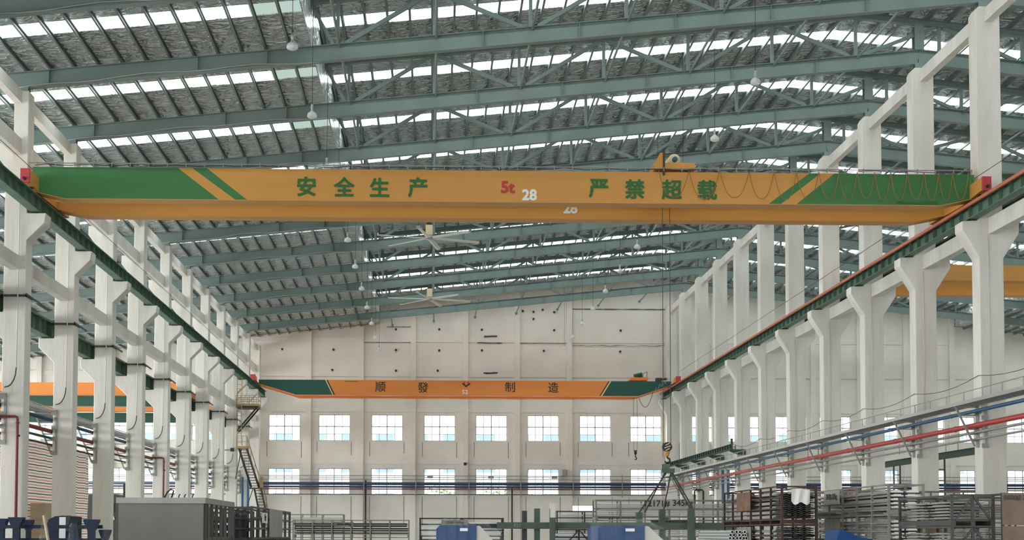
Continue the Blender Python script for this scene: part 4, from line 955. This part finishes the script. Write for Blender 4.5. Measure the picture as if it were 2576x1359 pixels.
# loose tubes on a trestle
t = thing('trestle', 'low dark trestle carrying the loose tubes', 'trestle', (3.05, 14.0, 0))
for y in (0.2, 1.4): MB().box(-0.25, 0.25, y, y + 0.06, 1.42, 1.48).build('beam', M['dgrey'], t); MB().bar((-0.2, y + 0.03, 1.43), (-0.26, y + 0.03, 0), 0.04).build('leg', M['dgrey'], t); MB().bar((0.2, y + 0.03, 1.43), (0.26, y + 0.03, 0), 0.04).build('leg', M['dgrey'], t)
b = MB(); n_ = 10; r = 0.017
ring = [(r * math.cos(2 * math.pi * k / n_), r * math.sin(2 * math.pi * k / n_)) for k in range(n_)]
vs = []
for y in (0, 1.6):
    for q in (1.0, 0.72): vs += [(a * q, y, c * q) for a, c in ring]
fs = []
for k in range(n_):
    j = (k + 1) % n_; o1, i1, o2, i2 = 0, n_, 2 * n_, 3 * n_
    fs += [(o1 + k, o1 + j, o2 + j, o2 + k), (i1 + j, i1 + k, i2 + k, i2 + j), (o1 + j, o1 + k, i1 + k, i1 + j), (o2 + k, o2 + j, i2 + j, i2 + k)]
b.add(vs, fs); T1 = b.build('steel_tube', M['galv'])
kk = 0
for row in range(5):
    for c_ in range(8 - row):
        c = T1 if kk == 0 else T1.copy()
        if kk: COL.objects.link(c)
        kk += 1; c.location = (3.05 - 0.125 + 0.0355 * c_ + 0.0178 * row, 13.98 + random.uniform(-0.05, 0.05), 1.498 + 0.031 * row)
        tag(c, 'thin steel tube in the loose heap before the brown rack', 'tube', 'tubes of the loose heap')

# blue machines under plastic film
def machine(label, px0, px1, Y, top, depth, slope):
    a, b_ = at(px0, 1340, Y).x, at(px1, 1340, Y).x; w_ = b_ - a
    t = thing('blue_machine', label, 'machine', (a, Y, 0))
    MB().prism([(0, 0), (w_ * 0.72, 0), (w_ * 0.72, top), (w_ * 0.06, top), (0, top - 0.03)], 'y', 0, depth).build('housing', M['blue'], t)
    MB().prism([(w_ * 0.722, 0), (w_ * 1.02, 0), (w_ * 1.02, top - slope * 1.6), (w_ * 0.78, top - 0.005), (w_ * 0.722, top - 0.005)], 'y', 0.02, depth).build('sloped_panel', M['plate'], t)
    MB().box(w_ * 0.42, w_ * 0.56, -0.02, 0, top - 0.05, top - 0.025).build('painted_glint', M['galv'], t)  # small pale plate standing in for light reflected off the housing
    MB().box(w_ * 0.1, w_ * 0.6, -0.015, 0, 0.5, 1.2).build('door', M['blue'], t)
    b = MB(); nx, nz = 22, 12; rr = random.Random(int(px0)); N = (nx + 1) * (nz + 1)
    for i in range(nx + 1):
        for j in range(nz + 1):
            u, v = i / nx, j / nz
            x = -0.07 + (w_ + 0.17) * u + 0.05 * (v - 0.3) * (u - 0.4)
            zt_ = top + 0.03 - (0 if 0.1 < u < 0.74 else (u - 0.74) / 0.26 * slope * 1.75 if u >= 0.74 else (0.1 - u) / 0.1 * slope * 0.4)
            y = depth * 0.5 * (0.3 - v) / 0.3 - 0.06 if v < 0.3 else -0.06
            z = zt_ - max(0, v - 0.3) / 0.7 * 0.75
            b.v.append((x + rr.uniform(-0.01, 0.01), y + rr.uniform(-0.045, 0.02), z + rr.uniform(-0.004, 0.03)))
    for i in range(nx):
        for j in range(nz):
            b.f.append([i * (nz + 1) + j, i * (nz + 1) + j + 1, (i + 1) * (nz + 1) + j + 1, (i + 1) * (nz + 1) + j]); b.mi.append(0)
    o = b.build('plastic_film', M['film'], None, False); o.location = (a, Y, 0)
    tag(o, 'crumpled clear plastic film over the blue machine %s' % label.split(' film ')[1], 'film')
machine('blue machine housing under film before the black rack', 1098, 1238, 12.0, 1.672, 0.8, 0.08)
machine('blue machine housing under film before the long grey racks', 1504, 1668, 12.0, 1.672, 0.8, 0.08)
t = thing('blue_hopper', 'small blue sloped steel hood in front of the right racks', 'hood', at(2108, 1359, 12.0))
MB().prism([(-0.02, -1.54), (0.3, -1.54), (0.3, 0.01), (0.2, 0.02), (0.06, 0.085), (0.02, 0.085), (-0.01, 0.0)], 'y', 0, 0.4).build('hood_shell', M['blue'], t)
MB().box(0.06, 0.24, -0.02, 0.0, -0.6, -0.2).build('hatch', M['blue'], t)

# navy steel stands wrapped in film, lower left
for k, (px, Y, z1, w_) in enumerate(((42, 16.0, 1.775, 0.075), (72, 17.0, 1.755, 0.05), (188, 16.5, 1.755, 0.05), (231, 16.0, 1.752, 0.075), (5, 16.6, 1.765, 0.06), (265, 17.2, 1.64, 0.06))):
    x = at(px, 1320, Y).x
    t = thing('steel_stand', 'navy steel stand with a flared top at the lower left, %s across' % ['second', 'third', 'fourth', 'fifth', 'first', 'sixth'][k], 'stand', (x, Y, 0), 0, 'navy steel stands')
    MB().box(-w_ / 2, w_ / 2, -0.03, 0.03, 0, z1 - 0.02).build('post', M['nblue'], t)
    MB().prism([(-w_ / 2, z1 - 0.12), (w_ / 2, z1 - 0.12), (w_ * 1.1, z1 - 0.02), (w_ * 1.1, z1), (-w_ * 1.1, z1), (-w_ * 1.1, z1 - 0.02)], 'y', -0.06, 0.06).build('flared_top', M['nblue'], t)
    MB().box(-0.12, 0.12, -0.12, 0.12, 0, 0.02).build('foot_plate', M['nblue'], t)
a, b_ = at(2, 1325, 16.3).x, at(262, 1325, 16.3).x
for z in (1.67, 1.52):
    q = MB(); q.box(a, b_, 16.2, 16.24, z - 0.02, z + 0.02); tag(q.build('cross_bar', M['nblue']), 'navy cross bar joining the flared stands, the %s one' % ('upper' if z > 1.6 else 'lower'), 'bar')
t = thing('steel_hood', 'dark blue curved steel hood behind the navy stands', 'hood', (at(118, 1320, 18).x, 18, 0))
MB().prism([(0, 0), (0.29, 0), (0.29, 1.81), (0.2, 1.82), (0.1, 1.81), (0.02, 1.77), (0, 1.72)], 'y', 0, 0.6).build('hood_shell', M['nblue'], t)
MB().box(0.24, 0.295, -0.02, 0.0, 1.62, 1.82).build('dark_edge', M['black'], t); MB().box(0.16, 0.24, -0.02, 0.0, 1.5, 1.8).build('polished_strip', M['galv'], t)
for k, (px, w_, h) in enumerate(((18, 0.12, 0.15), (92, 0.13, 0.2), (165, 0.14, 0.16), (205, 0.13, 0.18), (250, 0.12, 0.12))):
    x = at(px, 1340, 15.8).x; b = MB(); rr = random.Random(k); nx, nz = 8, 8
    for i in range(nx + 1):
        for j in range(nz + 1):
            u, v = i / nx * 2 - 1, j / nz
            b.v.append((w_ / 2 * u * (1 - 0.55 * v ** 2) + rr.uniform(-.006, .006), -0.05 * (1 - u * u) + rr.uniform(-.012, .012), 1.4 + (h + 0.15) * v + rr.uniform(-.006, .006)))
    for i in range(nx):
        for j in range(nz): b.f.append([i * (nz + 1) + j, (i + 1) * (nz + 1) + j, (i + 1) * (nz + 1) + j + 1, i * (nz + 1) + j + 1]); b.mi.append(0)
    o = b.build('plastic_film', M['film']); o.location = (x, 16.13, 0)
    tag(o, 'crumpled plastic film wrapped round the navy stands, %s across' % nth(k), 'film', 'films on the navy stands')
p, q = at(110, 1297, 15.7), at(128, 1362, 15.5); q.z = p.z - 0.3; q = p + (q - p) * 5.6
q.z = 0.0
tag(MB().bar(p, (p.x + 0.42, 15.4, 0.0), 0.022, 0.022).build('wooden_stick', M['wood']), 'pale wooden stick leaning by the navy stands', 'stick')

# striped tarpaulin, boards and dark machine in the left bay
b = MB(); ny, nz = 90, 10
for s in (0, 1):
    for i in range(ny + 1):
        for j in range(nz + 1):
            y = 46.0 + 14.4 * i / ny; k_ = max(0, (y - 57.0)) / 3.4
            b.v.append((-14.62 + 0.012 * s + (0.03 + 0.07 * k_) * math.sin(y * 5.2) + 0.02 * math.sin(y * 2.1 + j), y, 0.4 + (4.65 - 0.05 * (y - 46) / 14) * j / nz + 0.05 * k_ * math.sin(y * 5.2 + 1)))
N = (ny + 1) * (nz + 1)
for s in (0, 1):
    for i in range(ny):
        for j in range(nz):
            q = [s * N + i * (nz + 1) + j, s * N + (i + 1) * (nz + 1) + j, s * N + (i + 1) * (nz + 1) + j + 1, s * N + i * (nz + 1) + j + 1]
            b.f.append(q[::-1] if s == 0 else q); b.mi.append(0)
tag(b.build('tarpaulin', M['tarp'], None, True), 'white tarpaulin with grey and pink stripes hung behind the left columns', 'tarpaulin')
for k in range(14):
    z = 0.191 * k
    tag(MB().box(-14.5, -13.98, 51.3 + random.uniform(0, .12), 54.2, z, z + 0.19).build('wooden_board', M['wood']), 'thick pale board in the pile before the striped tarpaulin', 'board', 'boards by the tarpaulin')
t = thing('dark_machine', 'dark machine with pale boxes in the left bay behind the third column', 'machine', (-15.4, 62.5, 0))
MB().box(0, 1.5, 0, 1.6, 0, 3.3).build('body', M['dgrey'], t); MB().box(0.75, 1.2, 0.2, 0.9, 3.3, 4.1).build('tower', M['black'], t)
MB().box(0.9, 1.4, -0.06, 0, 2.5, 2.9).build('pale_box', M['stage'], t); MB().box(0.9, 1.35, -0.06, 0, 1.7, 1.95).build('pale_box', M['white'], t)
MB().tube([(1.2, -0.05, 2.2), (1.45, -0.05, 2.25)], 0.08, 10).build('roller', M['white'], t)
t = thing('dark_machine', 'dark layered machine in the left bay left of the grey cabinet', 'machine', (-15.6, 68.5, 0))
MB().box(0, 1.7, 0, 1.6, 0, 2.9).build('body', M['dgrey'], t)
for k in range(5): MB().box(0.9, 1.75, -0.1, 0.0, 1.6 + 0.36 * k, 1.72 + 0.36 * k).build('tray', M['galv' if k % 2 else 'black'], t)
MB().box(0.7, 0.82, 0, 0.4, 2.9, 4.0).build('mast', M['black'], t)
